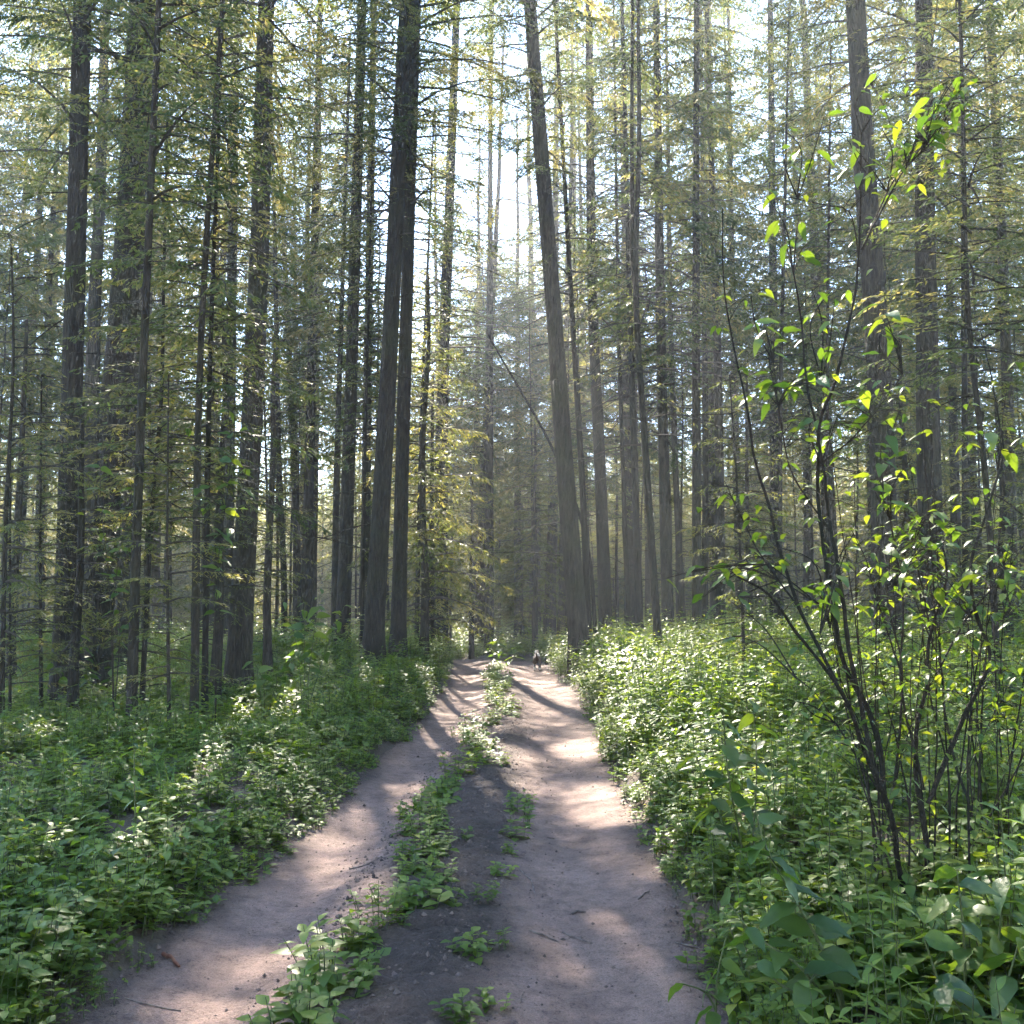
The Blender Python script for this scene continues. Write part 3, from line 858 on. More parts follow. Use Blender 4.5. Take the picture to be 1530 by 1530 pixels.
# far wood: the mass of trees past those that can be told apart, and the wood going on round the camera
P, I, RT, S = [], [], [], []
tall_t = []
for q, (ck, tk) in enumerate([('wide0', TR[0]), ('wide1', TR[1]), ('wide2', TR[2]), ('young1', TY[0]), ('young2', TY[1])]):
    mb = MB(); B = CROWNS[ck][0]; blades_to(mb, B)
    H0 = CROWNS[ck][3]
    tube(mb, [[0, 0, -1], [0, 0, H0 * .3], [0, 0, H0 * .97]], [.2 if H0 > 10 else .06, .16 if H0 > 10 else .04, .02], 7, 1, .5)
    tall_t.append(mb.mesh('far_wood_tree', [M_NEEDLE if H0 > 10 else M_NEEDLE_Y, M_BARK], False))
rf = np.random.default_rng(5)
for _ in range(3500):
    a = rf.uniform(-math.pi, math.pi) if _ < 2600 else rf.uniform(-.55, .55); d = rf.uniform(9, 150) if _ < 2600 else rf.uniform(60, 105)
    x, y = d * math.sin(a), d * math.cos(a)
    infr = y > 0 and abs(x) < y * .56 + 2.5
    if (infr and y < 60) or d > 150 or abs(path_d(x, y)) < 2.5:
        continue
    if not infr and (d > 75 or y < -45):
        continue
    if not infr and (rf.uniform() < .85 or (y > 0 and d < 16)):
        continue
    P.append((x, y, float(ground(x, y)))); yg = rf.uniform() < (.985 if infr else .5)
    I.append(rf.integers(3, 5) if yg else rf.integers(0, 3)); RT.append((0, 0, rf.uniform(0, 6.28))); s = rf.uniform(.85, 1.2) * (rf.uniform(1.2, 2.1) if yg and infr else 1.0); S.append((s * 1.15, s * 1.15, s))
scatter_object('far_wood', tall_t, P, I, RT, S, 'far conifer wood closing the view behind the hazy stand')

# ------------------------------------------------------------------ leaves and herbs
LEAF_T = np.array([0, .18, .42, .7, 1.])
LEAF_W = np.array([.0, .72, 1., .62, 0.])


def leaf(mb, o, d, up, L, W, curl=.25, fold=.18, mat=0, rnd=.5, lite=False):
    """one pointed ovate leaf folded along its midrib"""
    d = norm(np.asarray(d, float)); s = norm(np.cross(d, up)); n = np.cross(s, d)
    if lite:
        t = np.array([0, .38, 1.]); w = np.array([0, 1., 0])
    else:
        t, w = LEAF_T, LEAF_W
    mid = o + d * (L * t)[:, None] - n * (curl * L * t ** 2)[:, None]
    k = len(t)
    lf = mid[1:-1] + s * (w[1:-1] * W * .5)[:, None] + n * (fold * w[1:-1] * W * .5)[:, None]
    rt = mid[1:-1] - s * (w[1:-1] * W * .5)[:, None] + n * (fold * w[1:-1] * W * .5)[:, None]
    v = np.vstack([mid, lf, rt]); a, b = k, k + (k - 2)
    tri = [(0, 1, a), (0, b, 1), (k - 2, k - 1, a + k - 3), (k - 2, b + k - 3, k - 1)]
    q = []
    for i in range(k - 3):
        q += [(1 + i, 2 + i, a + i + 1, a + i), (1 + i, b + i, b + i + 1, 2 + i)]
    mb.add(v, tri, mat, rnd)
    if q:
        mb.f[4].append(np.asarray(q, np.int32) + mb.n - len(v)); mb.m[4].append(np.full(len(q), mat, np.int32))


def herb(seed, stems, hgt, pairs, ll, lw, spread=.10, droop=.35, lite=False, base_leaves=True, grow=.5):
    r = np.random.default_rng(seed); mb = MB()
    for s in range(stems):
        a = r.uniform(0, 6.28); rad = spread * math.sqrt(r.uniform()); h = hgt * r.uniform(.65, 1.15)
        p0 = np.array([rad * math.cos(a), rad * math.sin(a), -.03]); ln = np.array([math.cos(a), math.sin(a), 0]) * r.uniform(0, .35) * h
        w = np.linspace(0, 1, 4)[:, None]
        ax = p0 + ln * w ** 1.5 + UP * (h + .03) * w
        tube(mb, ax, [.0035, .003, .0025, .0015], 3, 1, .4, cap=False)
        a0 = r.uniform(0, 3.1); tone = r.uniform(.15, .7)
        for k in range(pairs):
            u = .22 + .78 * (k + .5) / pairs if pairs > 1 else .9
            c = np.array([np.interp(u, w[:, 0], ax[:, i]) for i in range(3)])
            sz = (1 - grow * abs(u - .55) * 1.6) * r.uniform(.75, 1.2)
            for q in (0, 1):
                az = a0 + k * 1.57 + q * 3.14 + r.uniform(-.35, .35)
                d = np.array([math.cos(az), math.sin(az), r.uniform(-.1, .55) * (1 if k < pairs - 1 else 1.3)])
                leaf(mb, c, d, UP + r.normal(0, .12, 3), ll * sz, lw * sz, droop * r.uniform(.4, 1.3), .2, 0, float(np.clip(tone + r.normal(0, .13) + .15 * (u > .85), 0, 1)), lite)
    return mb.mesh('herb', [M_HERB, M_STEM])


def grass(seed, n, h):
    r = np.random.default_rng(seed); mb = MB()
    for k in range(n):
        a = r.uniform(0, 6.28); p = np.array([r.normal(0, .03), r.normal(0, .03), -.02]); hh = h * r.uniform(.5, 1.2); ln = r.uniform(.1, .6)
        o = np.array([math.cos(a), math.sin(a), 0]); s = np.array([-math.sin(a), math.cos(a), 0]); w = np.array([.004, .0045, .0035, .0005])
        t = np.linspace(0, 1, 4)[:, None]
        mid = p + o * ln * hh * t ** 2 + UP * hh * (t - .25 * ln * t ** 2)
        v = np.vstack([mid + s * w[:, None], mid - s * w[:, None]])
        mb.add(v, [(i, i + 1, i + 5, i + 4) for i in range(3)], 0, r.uniform())
    return mb.mesh('grass_tuft', [M_GRASS])


TEMPL = [herb(1, 6, .19, 3, .085, .056), herb(2, 6, .25, 4, .09, .055), herb(3, 5, .17, 3, .10, .07), herb(4, 8, .14, 2, .07, .05),
         herb(5, 5, .42, 6, .085, .04), herb(6, 4, .55, 8, .095, .034), herb(7, 9, .07, 2, .035, .022, .13), grass(8, 26, .3),
         herb(9, 7, .5, 5, .10, .055, .22, lite=True), herb(10, 8, .38, 4, .10, .06, .25, lite=True), herb(11, 6, .75, 7, .11, .05, .22, lite=True)]
rv = np.random.default_rng(21)
P, I, RT, S = [], [], [], []


def grow(n, y0, y1, kinds, weights, smin, smax, dmin=HW + .04, dmax=40, sidef=None, side=.56):
    y = y0 + (y1 - y0) * rv.uniform(0, 1, n)
    x = rv.uniform(-1, 1, n) * (y * side + 1.4)
    d = path_d(x, y) + .16 * fbm(y * 1.3, x * .4 + 3, 3, 5)
    ok = (np.hypot(x - 1.15, y - 3.45) > .2) & (np.hypot(x - 1.55, y - 3.35) > .2) & (np.abs(d) > dmin) & (np.abs(d) < dmax) & (np.hypot(x, y) > 2.2)
    if sidef is not None:
        ok &= sidef(x, y, d)
    x, y, d = x[ok], y[ok], d[ok]
    z = ground(x, y)
    m = len(x)
    k = rv.choice(kinds, m, p=np.array(weights) / sum(weights))
    s = rv.uniform(smin, smax, m) * (.75 + .25 * smooth(dmin, dmin + .55, np.abs(d)))
    P.append(np.stack([x, y, z], 1)); I.append(k); S.append(np.stack([s, s, s * rv.uniform(.85, 1.2, m)], 1))
    RT.append(np.stack([rv.normal(0, .10, m), rv.normal(0, .10, m), rv.uniform(0, 6.28, m)], 1))


L_ = lambda x, y, d: d < 0
R_ = lambda x, y, d: d > 0
grow(2600, 2.2, 12, [0, 1, 2, 3, 4, 7], [3, 2, 3, 3, .25, .12], .75, 1.2, sidef=L_)
grow(2800, 2.2, 12, [0, 1, 2, 4, 5, 3], [2, 3, 3, 1.6, .9, 1], .85, 1.4, sidef=R_)
grow(6200, 10, 24, [0, 1, 2, 3, 4, 9], [3, 3, 3, 2, .5, .4], .9, 1.3, sidef=L_)
grow(5600, 10, 24, [1, 2, 4, 5, 8, 9], [2, 2, 2, 1.2, 1.5, 1.2], .95, 1.5, sidef=R_)
grow(5200, 22, 46, [8, 9, 10], [2, 3, .6], .9, 1.5)
grow(2600, 44, 85, [8, 9, 10], [2, 2, 1], 1.5, 2.6)
grow(2600, 2.0, 5, [0, 2, 3, 1], [2, 3, 3, 1], .8, 1.2, side=.75)
grow(9000, 2.2, 26, [6, 3, 0], [3, 2, 1], .8, 1.25, dmin=HW - .08, dmax=HW + .35)
grow(6500, 2.4, 18, [0, 2, 3, 1], [2, 2, 2, 1], .65, 1.0, dmin=HW - .04, dmax=HW + .3)
scatter_object('undergrowth', TEMPL, np.concatenate(P), np.concatenate(I), np.concatenate(RT), np.concatenate(S), 'dense low green herbs covering the banks on both sides of the track')

# herb clumps growing along the middle of the track
CLUMPS = []
for y in np.r_[3.0:9:.12, 9:26:.25]:
    o = -.24 + .13 * math.sin(y * 1.3) + rv.normal(0, .085)
    CLUMPS.append((float(path_c(y)) + o - .02 * (y < 6), y + rv.normal(0, .05), rv.uniform(.7, 1.15) * (1 if y < 9 else 1.15), 'a'))
for y, o, s in [(3.55, .26, .6), (4.0, .24, .8), (4.15, .33, .55), (4.75, .23, .85), (4.9, .30, .7), (5.6, .22, .55), (6.1, .30, .6), (6.7, .3, .5), (7.2, .32, .85), (7.7, .36, .95), (8.2, .36, .8), (8.6, .38, .7)]:
    CLUMPS.append((float(path_c(y)) + o, y, s, 'b'))
for k, (x, y, s, row) in enumerate(CLUMPS):
    o = link('track_herb', TEMPL[[0, 2, 3, 1, 2][k % 5]])
    o.location = (x, y, float(path_z(x, y)) - .01); o.scale = (s, s, s * .9); o.rotation_euler = (rv.normal(0, .1), rv.normal(0, .1), rv.uniform(0, 6.28))
    if row == 'a':
        tag(o, 'leafy green herb clump in the long row along the middle of the track', 'herb', 'herb clumps in the middle row of the track')
    else:
        tag(o, 'small herb clump on the bare soil strip beside the wide packed rut', 'herb', 'herb clumps beside the wide rut')


# ------------------------------------------------------------------ leaf shapes shared by the plants whose leaves can be told apart
def leaf_mesh(name, L, W, curl, fold, seed, mat=None):
    r = np.random.default_rng(seed); mb = MB()
    t = np.linspace(0, 1, 8); w = np.sin(np.pi * t ** .72) ** .85 * (1 - .25 * t); w[0] = .02; w[-1] = 0.
    z = -curl * L * t ** 2 + .012 * L * np.sin(t * 9 + seed)
    mid = np.stack([L * t, 0 * t, z], 1)
    wav = .05 * W * np.sin(t * 14 + seed)
    lf = mid + np.stack([0 * t, w * W * .5, fold * w * W * .5 + wav], 1); rt = mid + np.stack([0 * t, -w * W * .5, fold * w * W * .5 - wav], 1)
    v = np.vstack([mid, lf, rt]); k = len(t)
    f = [(i, i + 1, k + i + 1, k + i) for i in range(k - 1)] + [(i, 2 * k + i, 2 * k + i + 1, i + 1) for i in range(k - 1)]
    mb.add(v, f, 0, .4 + .15 * (seed % 3 - 1))
    st = np.array([[-.14 * L, 0, .03 * L], [0, 0, 0], [.3 * L, 0, z[2] - .001]])
    tube(mb, st, [.0012, .0013, .0009], 3, 1, .5, cap=False)
    return mb.mesh(name, [mat or M_SHRUB, M_STEM])


LEAVES = [leaf_mesh('leaf', .105, .052, .18, .25, 1), leaf_mesh('leaf', .12, .056, .35, .2, 2), leaf_mesh('leaf', .09, .05, .08, .3, 3), leaf_mesh('leaf', .11, .048, .5, .15, 4)]
BIGLEAVES = [leaf_mesh('leaf', .16, .078, .25, .2, 5), leaf_mesh('leaf', .15, .085, .12, .25, 6), leaf_mesh('leaf', .18, .08, .4, .15, 7)]


def put_leaf(parent, loc, d, scale, rr, meshes, roll=.35):
    d = Vector([float(c) for c in d]).normalized()
    zax = (Vector((0, 0, 1)) + Vector([float(c) for c in rr.normal(0, roll, 3)]))
    yax = zax.cross(d).normalized(); zax = d.cross(yax)
    M = Matrix((d, yax, zax)).transposed().to_4x4()
    M.translation = Vector([float(c) for c in loc])
    o = bpy.data.objects.new('leaf', meshes[rr.integers(0, len(meshes))]); COL.objects.link(o)
    o.parent = parent
    o.matrix_local = M @ Matrix.Diagonal((scale, scale, scale, 1))
    return o


# ------------------------------------------------------------------ the big-leaved shrub by the track
SHY = 4.6
base = np.array([1.84, 4.55, 0.]); base[2] = float(ground(base[0], base[1]))
shrub = thing('leafy_shrub', base, 'tall open shrub with black forking stems and big pointed leaves beside the track', 'shrub')


def sp(px, py, dy=0.0):
    return at(px, py, SHY + dy) - base


STEMS = [  # pixels from the foot upwards, radius at foot and tip, depth offsets at foot and tip
    ([(1378, 1470), (1357, 1370), (1340, 1293), (1330, 1227), (1313, 1180), (1287, 1113), (1267, 1053), (1250, 1020), (1187, 940), (1147, 883), (1100, 860)], .022, .005, 0, -.5),
    ([(1313, 1180), (1290, 1080), (1273, 990), (1263, 927), (1253, 860), (1240, 793), (1227, 693), (1217, 637), (1203, 577), (1193, 480), (1180, 400)], .016, .004, 0, -.2),
    ([(1322, 1200), (1315, 1120), (1300, 1060), (1270, 1000), (1248, 880), (1232, 760), (1228, 693), (1233, 620), (1253, 570), (1270, 500), (1283, 433), (1287, 367), (1290, 300), (1290, 200)], .017, .004, 0, .1),
    ([(1287, 372), (1320, 307), (1347, 260), (1403, 200), (1440, 120)], .007, .003, .05, .2),
    ([(1286, 380), (1330, 280), (1380, 190), (1400, 120)], .006, .002, .05, .3),
    ([(1284, 400), (1262, 310), (1220, 300), (1180, 290)], .005, .002, .1, 0),
    ([(1392, 1400), (1387, 1307), (1380, 1220), (1370, 1170), (1373, 1087), (1390, 1020), (1393, 960), (1407, 910), (1420, 860), (1410, 800)], .020, .005, .05, .3),
    ([(1388, 1200), (1420, 1127), (1453, 1060), (1473, 1020), (1485, 980), (1463, 920), (1455, 860), (1487, 750), (1507, 677), (1500, 627), (1487, 553), (1472, 500)], .016, .003, .05, .5),
    ([(1460, 1330), (1450, 1270), (1447, 1207), (1427, 1153), (1410, 1070), (1405, 1000), (1380, 930), (1340, 830)], .012, .003, .3, .5),
    ([(1250, 1020), (1190, 900), (1167, 830), (1150, 753), (1130, 687), (1117, 610), (1097, 520), (1082, 433), (1080, 310)], .011, .003, -.2, .2),
    ([(1190, 905), (1135, 830), (1100, 760), (1083, 720)], .006, .002, -.2, 0),
    ([(1240, 793), (1180, 700), (1160, 600), (1150, 500)], .006, .002, .1, -.1),
    ([(1380, 1180), (1345, 1010), (1350, 900), (1330, 780), (1320, 700), (1340, 620)], .009, .003, .1, .2),
    ([(1345, 1000), (1310, 900), (1290, 830), (1270, 790)], .006, .002, .1, -.1),
    ([(1530, 770), (1487, 740), (1420, 740), (1397, 770), (1385, 850)], .005, .003, .6, .4),
    ([(1400, 1010), (1440, 930), (1500, 860), (1540, 800)], .007, .003, .2, .4),
    ([(1330, 1227), (1345, 1110), (1350, 1000), (1330, 880), (1345, 800), (1380, 770)], .009, .003, .1, .3),
    ([(1450, 1270), (1490, 1200), (1530, 1120), (1560, 1040)], .008, .003, .3, .6),
    ([(1387, 1307), (1340, 1240), (1300, 1200), (1275, 1190)], .006, .003, .1, .4),
    ([(1460, 1330), (1420, 1240), (1370, 1200), (1350, 1195)], .006, .003, .2, .5),
    ([(1310, 1175), (1250, 1080), (1225, 1040), (1190, 1010)], .006, .002, .0, -.2),
    ([(1227, 693), (1290, 640), (1330, 590), (1350, 560)], .006, .002, .0, .1),
    ([(1393, 960), (1375, 860), (1370, 800), (1390, 760)], .006, .002, .2, .2),
]
stem_pts = []
rs = np.random.default_rng(4)
for pts, r0, r1, d0, d1 in STEMS:
    n = len(pts)
    p3 = np.array([sp(px, py, d0 + (d1 - d0) * i / (n - 1)) for i, (px, py) in enumerate(pts)])
    if pts[0][1] > 1300:
        p3 = np.vstack([[p3[0][0] * .8 + .0, p3[0][1] * .8, -.08], p3])
    c = spline(p3, n * 4)
    c += np.cumsum(rs.normal(0, .0018, c.shape), 0)
    mb = MB(); tube(mb, c, np.linspace(r0, r1, len(c)) * .8 * (1 + .08 * rs.normal(0, 1, len(c))), 8 if r0 > .01 else 5, 0)
    mb.build('stem', [M_SHRUBBARK], shrub)
    stem_pts.append(c)
for k in range(34):          # thin upright shoots
    fx = 1300 + rs.uniform(0, 210); fy = rs.uniform(1130, 1330); tx = fx + rs.normal(0, 70) + (fx - 1390) * .5; ty = rs.uniform(520, 1000); d0 = rs.uniform(-.1, .5)
    c = spline([sp(fx, fy, d0), sp(fx * .6 + tx * .4 + rs.normal(0, 12), fy * .6 + ty * .4, d0), sp(tx, ty, d0 + rs.normal(0, .2))], 16)
    if k < 14:
        c = np.vstack([[c[0][0] * .9, c[0][1], -.05], c])
    c[2:] += np.cumsum(rs.normal(0, .003, c[2:].shape), 0)
    mb = MB(); tube(mb, c, np.linspace(rs.uniform(.003, .006), .0014, len(c)), 5, 0)
    mb.build('stem', [M_SHRUBBARK], shrub); stem_pts.append(c)
SP = np.vstack(stem_pts)
# twigs carrying leaves in clusters
CL = [(1425, 150, 40, 55, 22), (1380, 180, 45, 45, 12), (1335, 130, 30, 40, 6), (1205, 190, 40, 30, 9), (1160, 305, 22, 22, 6), (1215, 335, 22, 32, 5), (1300, 225, 40, 35, 10),
      (1150, 480, 30, 40, 9), (1180, 550, 45, 60, 20), (1235, 470, 40, 40, 10), (1310, 460, 45, 30, 12), (1310, 590, 45, 35, 12), (1340, 650, 40, 30, 8), (1230, 640, 55, 40, 10),
      (1090, 855, 50, 40, 20), (1030, 865, 40, 30, 9), (1150, 830, 45, 30, 10), (1285, 835, 55, 45, 16), (1240, 885, 45, 35, 10), (1400, 815, 55, 35, 20), (1430, 865, 45, 35, 12),
      (1120, 930, 40, 40, 6), (1325, 720, 40, 40, 10), (1375, 750, 45, 40, 8), (1480, 830, 40, 40, 8), (1190, 1040, 40, 30, 6), (1490, 660, 30, 60, 5)]
for px, py, rx, ry, n in CL:
    ctr = sp(px, py, rs.normal(0, .15))
    src = SP[np.argmin(np.linalg.norm(SP - (ctr + np.array([0, 0, -.18])), axis=1))]
    nt = max(2, n // 3)
    left = n
    for q in range(nt):
        tgt = sp(px + rs.uniform(-1, 1) * rx, py + rs.uniform(-1, 1) * ry, rs.normal(0, .18))
        mid = (src + tgt) / 2 + rs.normal(0, .03, 3) + UP * .03
        c = spline([src, mid, tgt], 10)
        mb = MB(); tube(mb, c, np.linspace(.004, .0018, 10), 4, 0); mb.build('twig', [M_SHRUBBARK], shrub)
        m = left if q == nt - 1 else min(left, n // nt); left -= m
        for i in range(max(m, 1)):
            s = 1 - .8 * (i / max(m, 1)) * rs.uniform(.7, 1.2)
            p = c[int(np.clip(s * 9, 0, 9))] + rs.normal(0, .012, 3)
            az = rs.uniform(0, 6.28)
            put_leaf(shrub, p + np.array([math.cos(az), math.sin(az), 0]) * .015, (math.cos(az), math.sin(az), rs.uniform(-.75, .15)), rs.uniform(.6, 1.1), rs, LEAVES)

mb = MB()
for k in range(760):
    c = stem_pts[rs.integers(0, len(stem_pts))]
    p = c[int(len(c) * rs.uniform(.35, 1) - 1)]
    if p[2] < .55:
        continue
    az = rs.uniform(0, 6.28); d = np.array([math.cos(az), math.sin(az), rs.uniform(-.4, .6)]); l = rs.uniform(.04, .3)
    q = p + d * l
    tube(mb, spline([p, (p + q) / 2 + UP * .02, q], 5), np.linspace(.0022, .0010, 5), 3, 1, .5, cap=False)
    for i in range(rs.integers(1, 4)):
        az = rs.uniform(0, 6.28)
        leaf(mb, p + d * l * rs.uniform(.4, 1), (math.cos(az), math.sin(az), rs.uniform(-.7, .2)), UP + rs.normal(0, .3, 3), rs.uniform(.035, .075), rs.uniform(.018, .034), .3, .2, 0, rs.uniform(.05, .7))
tag(mb.build('small_foliage', [M_SHRUB, M_SHRUBBARK], shrub), kind='stuff')

# ------------------------------------------------------------------ big-leaved plants growing among the herbs
def broad_plant(label, px, py, Y, stems, leaf_list, group=None, meshes=BIGLEAVES, smin=.7, smax=1.15, name='broadleaf_plant'):
    """stems: list of pixel polylines (with depth), leaves spread along their upper part"""
    b = at(px, py, Y); b[2] = float(ground(b[0], Y))
    t = thing(name, b, label, 'plant', group)
    for pts, n in zip(stems, leaf_list):
        p3 = [np.array([0, 0, -.05])] + [at(x, y, Y + dy) - b for x, y, dy in pts]
        c = spline(p3, 16)
        mb = MB(); tube(mb, c, np.linspace(.007, .0025, 16), 6, 0); mb.build('stem', [M_SHRUBBARK if name != 'broadleaf_plant' else M_STEM], t)
        a0 = rs.uniform(0, 6)
        for i in range(n):
            u = .45 + .55 * (i / max(1, n - 1)); p = c[int(u * 15)]
            az = a0 + i * 2.4 + rs.uniform(-.4, .4)
            put_leaf(t, p, (math.cos(az), math.sin(az), rs.uniform(-.55, .35)), rs.uniform(smin, smax) * (1 - .25 * (u > .9)), rs, meshes)
    return t


broad_plant('broad-leaved plant on a long slanting stem at the edge of the track', 1275, 1545, 3.5, [[(1230, 1420, 0), (1180, 1330, 0), (1140, 1255, 0), (1128, 1205, 0)], [(1190, 1440, -.1), (1120, 1390, -.1), (1090, 1350, -.1)], [(1240, 1440, 0), (1180, 1480, -.2), (1130, 1440, -.2)]], [16, 9, 7], smin=.8, smax=1.2)
broad_plant('dense broad-leaved plant at the foot of the shrub', 1440, 1560, 3.35, [[(1440, 1400, 0), (1430, 1300, 0)], [(1490, 1420, .1), (1500, 1310, .1)], [(1400, 1460, -.1), (1380, 1400, -.1)], [(1500, 1480, -.1), (1525, 1400, -.1)], [(1430, 1500, -.2), (1410, 1470, -.2)]], [11, 11, 8, 9, 7], smin=.75, smax=1.2)
broad_plant('pale broad-leaved plant between the track edge and the shrub foot', 1120, 1330, 5.4, [[(1085, 1130, 0), (1080, 1060, 0)], [(1130, 1120, .1), (1125, 1050, .1)], [(1060, 1180, 0), (1040, 1130, 0)]], [12, 11, 9], smin=.9, smax=1.35)
broad_plant('small broad-leaved plant hanging over the track edge in front of the shrub', 1080, 1540, 3.6, [[(1075, 1440, 0), (1085, 1400, 0)], [(1050, 1480, -.05), (1020, 1470, -.1)]], [8, 4], smin=.5, smax=.8)
broad_plant('tall broad-leaved seedling rising from the herbs of the low bank', 205, 1330, 6.0, [[(203, 1240, 0), (200, 1110, 0)], [(215, 1260, 0), (222, 1200, 0)]], [9, 5], smin=.45, smax=.75)
broad_plant('bushy broad-leaved plant on the verge in front of the twin trunks', 455, 1010, 13, [[(440, 950, 0), (425, 900, 0)], [(470, 940, 0), (480, 880, 0)], [(495, 950, 0), (515, 905, 0)], [(455, 960, .3), (455, 900, .3)]], [14, 14, 12, 12], smin=1., smax=1.6)
broad_plant('low broad-leaved plant at the foot of the thick black trunk', 395, 1060, 12, [[(390, 1010, 0), (375, 980, 0)], [(420, 1010, 0), (440, 985, 0)]], [12, 12], smin=1.0, smax=1.6)
broad_plant('leafy plant around the foot of the widest trunk', 150, 1080, 14, [[(130, 1000, 0), (120, 950, 0)], [(170, 990, 0), (180, 930, 0)], [(90, 1010, 0), (75, 985, 0)]], [14, 14, 10], smin=1.1, smax=1.7)
broad_plant('leafy sapling with bright drooping leaves beside the close slender pair', 322, 1090, 11.6, [[(325, 850, 0), (345, 650, 0), (330, 540, 0)], [(330, 840, 0), (365, 720, .1), (370, 640, .1)], [(318, 800, 0), (290, 700, 0), (280, 640, 0)]], [20, 14, 12], smin=.9, smax=1.4, name='leafy_sapling')
broad_plant('leafy sapling beside the solitary slender trunk', 170, 1090, 12.2, [[(165, 900, 0), (150, 700, 0), (160, 600, 0)], [(168, 860, 0), (130, 780, 0), (110, 720, 0)], [(175, 850, 0), (200, 720, 0), (215, 640, 0)]], [16, 12, 12], smin=.9, smax=1.3, name='leafy_sapling')
broad_plant('small sunlit bush in the middle where the track ends', 752, 1000, 27, [[(750, 980, 0), (740, 955, 0)], [(765, 985, 0), (775, 962, 0)], [(742, 985, 0), (730, 968, 0)]], [14, 14, 10], smin=1.2, smax=2.0)

# ------------------------------------------------------------------ litter on the track
M_CLOD = plain_mat('soil_clods', (.05, .037, .031), (.19, .135, .11), 9)
M_STICK = plain_mat('dry_sticks', (.07, .05, .04), (.22, .17, .14), 18)
M_LEAFDRY = plain_mat('dry_leaf', (.10, .03, .02), (.20, .09, .05), 25)
mb = MB(); rl = np.random.default_rng(9)
OCT = norm(np.array([[1, 0, 0], [-1, 0, 0], [0, 1, 0], [0, -1, 0], [0, 0, 1], [0, 0, -1.]]))
OF = [(0, 2, 4), (2, 1, 4), (1, 3, 4), (3, 0, 4), (2, 0, 5), (1, 2, 5), (3, 1, 5), (0, 3, 5)]
for k in range(7000):
    y = 2.6 + 14 * rl.uniform() ** 1.5
    d = rl.choice([rl.normal(0, .35), rl.uniform(-HW, HW), rl.normal(-.55, .1), HW * rl.choice([-1, 1]) + rl.normal(0, .08)], p=[.5, .1, .2, .2])
    x = float(path_c(y)) + d
    s = .003 + .007 * rl.uniform() ** 3 + (.008 * rl.uniform() if rl.uniform() < .06 else 0)
    v = OCT * s * rl.uniform(.6, 1.3, (6, 3))
    mb.add(v + np.array([x, y, float(path_z(x, y)) + s * .3]), OF, 0)
for k in range(900):      # larger lumps of loose soil
    y = 2.8 + 8 * rl.uniform() ** 1.3; d = rl.choice([rl.normal(.02, .2), HW * rl.choice([-1, 1]) * .97 + rl.normal(0, .05), rl.normal(-.5, .06)], p=[.5, .25, .25]); x = float(path_c(y)) + d
    s = .008 + .012 * rl.uniform() ** 2
    mb.add(OCT * s * rl.uniform(.55, 1.3, (6, 3)) + np.array([x, y, float(path_z(x, y)) + s * .2]), OF, 0)
for k in range(1500):     # needles and bits of bark
    y = 2.6 + 12 * rl.uniform() ** 1.6; x = float(path_c(y)) + rl.uniform(-HW, HW); a = rl.uniform(0, 6.28); L = rl.uniform(.02, .07)
    c, s_ = math.cos(a), math.sin(a); q = np.array([[-.5, 0], [0, .03], [.5, 0], [0, -.03]]) * L
    xx = x + q[:, 0] * c - q[:, 1] * s_; yy = y + q[:, 0] * s_ + q[:, 1] * c
    mb.add(np.stack([xx, yy, path_z(xx, yy) + .004], 1), [(0, 1, 2, 3)], 1)
tag(mb.build('track_litter', [M_CLOD, M_STICK], None, False), 'crumbs of soil and dry needles strewn over the track', kind='stuff')


def stick(label, pts, rad, group=None, mat=M_STICK, name='fallen_stick'):
    q = []
    for px, py in pts:
        dz = math.tan(math.atan2(-(py - HALF), FPX) + PITCH); Y = -CAM_H / dz; x = (px - HALF) / FPX * Y
        q.append([x, Y, float(path_z(x, Y)) + rad * .8])
    q = np.array(q); c0 = q.mean(0)
    mb = MB(); c = spline(q - c0, 8); c[3:5, 2] += rad * .6
    tube(mb, c, np.linspace(rad, rad * .6, 8) * np.random.default_rng(len(pts)).uniform(.8, 1.15, 8), 6, 0)
    o = mb.build(name, [mat]); o.location = c0
    return tag(o, label, 'stick', group)


stick('pale curved stick on the dark soil strip', [(776, 1308), (792, 1322), (798, 1340)], .006)
stick('pale bent stem lying under the row of herbs', [(625, 1395), (628, 1378), (636, 1362)], .005)
stick('thin dark stick pointing at the wide rut', [(838, 1392), (855, 1398), (878, 1406)], .005)
stick('crossed dark stick beside the soil strip', [(790, 1397), (812, 1401), (832, 1406)], .006)
stick('thin stick lying along the edge of the narrow rut', [(528, 1298), (548, 1296), (572, 1286)], .005)
stick('reddish bark strip lying on the narrow rut', [(262, 1440), (275, 1447), (286, 1453)], .012, mat=M_LEAFDRY, name='bark_strip')
stick('straight straw-coloured stick at the near end of the narrow rut', [(210, 1500), (245, 1506), (290, 1508)], .004)
stick('forked twig on the wide rut near the shrub', [(948, 1350), (956, 1345), (964, 1338)], .006)
stick('small twig lying in the sunlit patch of the wide rut', [(852, 1366), (862, 1362), (872, 1363)], .007)
stick('long thin twig from the herbs onto the wide rut', [(1000, 1418), (1030, 1428), (1066, 1440)], .005)
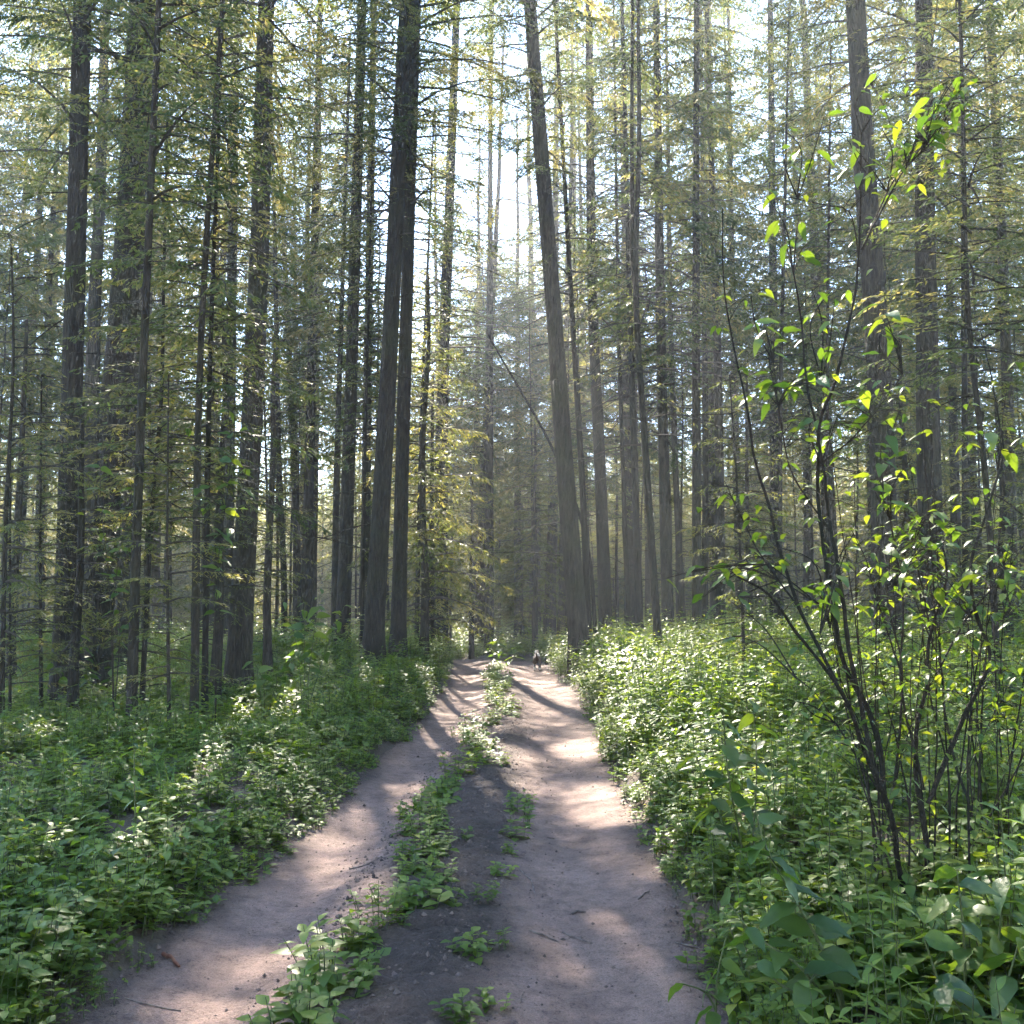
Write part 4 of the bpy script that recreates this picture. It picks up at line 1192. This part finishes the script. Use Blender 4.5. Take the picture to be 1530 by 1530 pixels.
for k in range(16):
    y = rl.uniform(4, 12); x = float(path_c(y)) + rl.uniform(-1.05, 1.05); a = rl.uniform(0, 6.28); L = rl.uniform(.05, .13); rad = rl.uniform(.003, .006)
    t = np.linspace(-.5, .5, 6); xx = x + t * L * math.cos(a) + .02 * L * np.sin(t * 9); yy = y + t * L * math.sin(a)
    c = np.stack([xx - x, yy - y, np.full(6, 0.)], 1); zz = path_z(xx, yy); c[:, 2] = np.linspace(zz[0], zz[-1], 6) + rad * .6 - zz.mean()
    mb = MB(); tube(mb, c, np.linspace(rad, rad * .5, 6), 5, 0)
    o = mb.build('fallen_twig', [M_STICK]); o.location = (x, y, float(zz.mean()))
    tag(o, 'short dry twig lying flat on the bare track', 'twig', 'short twigs scattered on the track')

# ------------------------------------------------------------------ dog at the end of the track, walking away
M_FUR = plain_mat('dog_fur_dark', (.05, .035, .025), (.12, .085, .06), 14, .7)
M_FURW_RIM = plain_mat('dog_fur_pale_rim', (.6, .52, .42), (.78, .7, .6), 12, .7)
dY = 26.0
dx = (802 - HALF) / FPX * dY
DOG_S = .82
dog = thing('dog', (dx, dY, float(path_z(dx, dY))), 'dark-bodied dog with pale legs and raised tail standing on the far track', 'dog')


def skin(name, verts, edges, radii, mat, parent, root=0, sub=2):
    me = bpy.data.meshes.new(name); me.from_pydata([tuple(v) for v in verts], edges, []); me.materials.append(mat)
    o = link(name, me, parent)
    m = o.modifiers.new('skin', 'SKIN'); m.use_smooth_shade = True
    for i, rr_ in enumerate(radii):
        me.skin_vertices[0].data[i].radius = (rr_, rr_) if not isinstance(rr_, tuple) else rr_
    me.skin_vertices[0].data[root].use_root = True
    s = o.modifiers.new('sub', 'SUBSURF'); s.levels = sub; s.render_levels = sub
    return o


dog.scale = (DOG_S,) * 3
# x across, y along the track (head away from the camera), z up
DV = [(0, -.24, .40), (0, -.05, .38), (0, .16, .38), (.01, .30, .46), (.02, .38, .54), (.02, .47, .53), (.02, .55, .505),
      (-.075, -.24, .33), (-.085, -.20, .22), (-.085, -.27, .13), (-.085, -.25, .025), (-.085, -.21, .015),
      (.075, -.24, .33), (.085, -.16, .22), (.085, -.22, .13), (.085, -.19, .025), (.085, -.15, .015),
      (-.07, .17, .28), (-.075, .16, .15), (-.075, .20, .025), (-.075, .23, .015),
      (.07, .17, .28), (.075, .20, .15), (.075, .17, .025), (.075, .20, .015),
      (-.01, -.33, .45), (-.03, -.37, .53), (-.05, -.33, .60),
      (-.035, .385, .60), (.075, .385, .60)]
DE = [(0, 1), (1, 2), (2, 3), (3, 4), (4, 5), (5, 6), (0, 7), (7, 8), (8, 9), (9, 10), (10, 11), (0, 12), (12, 13), (13, 14), (14, 15), (15, 16),
      (2, 17), (17, 18), (18, 19), (19, 20), (2, 21), (21, 22), (22, 23), (23, 24), (0, 25), (25, 26), (26, 27), (4, 28), (4, 29)]
DR = [.115, .115, .13, .085, .075, .045, .03, .075, .05, .03, .026, .028, .075, .05, .03, .026, .028, .06, .036, .026, .03, .06, .036, .026, .03, .03, .034, .02, .022, .022]
skin('body', DV, DE, DR, M_FUR, dog)
# pale lower legs and tail tip as fur patches
for sx, yy in ((-.085, -.255), (.085, -.20), (-.075, .185), (.075, .18)):
    skin('pale_leg_fur', [(sx, yy - .005, .15), (sx, yy, .08), (sx, yy + .01, .02)], [(0, 1), (1, 2)], [.042, .04, .04], M_FURW_RIM, dog, 0, 1)
skin('tail_tip', [(-.035, -.385, .55), (-.05, -.34, .61), (-.04, -.28, .63)], [(0, 1), (1, 2)], [.042, .045, .02], M_FURW_RIM, dog, 0, 1)
skin('back_rim_light', [(0, -.23, .475), (0, .0, .46), (0, .18, .47)], [(0, 1), (1, 2)], [.098, .09, .095], M_FURW_RIM, dog, 0, 1)  # backlit rim along the back, put in as pale colour

# ------------------------------------------------------------------ air
m, nt, out = new_mat('forest_haze')
pv = N(nt, 'ShaderNodeVolumePrincipled')
pv.inputs['Color'].default_value = (.88, .93, 1.0, 1)
pv.inputs['Density'].default_value = HAZE_DENSITY
pv.inputs['Anisotropy'].default_value = .5
nt.links.new(pv.outputs[0], out.inputs['Volume'])
mb = MB()
c = np.array([[x, y, z] for x in (-180, 180) for y in (-70, 195) for z in (-4.5, 42)], float)
mb.add(c, [(0, 1, 3, 2), (4, 6, 7, 5), (0, 4, 5, 1), (2, 3, 7, 6), (0, 2, 6, 4), (1, 5, 7, 3)])
hz = mb.build('haze', [m], None, False)
tag(hz, 'thin morning haze lit by the sun between the trees', kind='stuff')
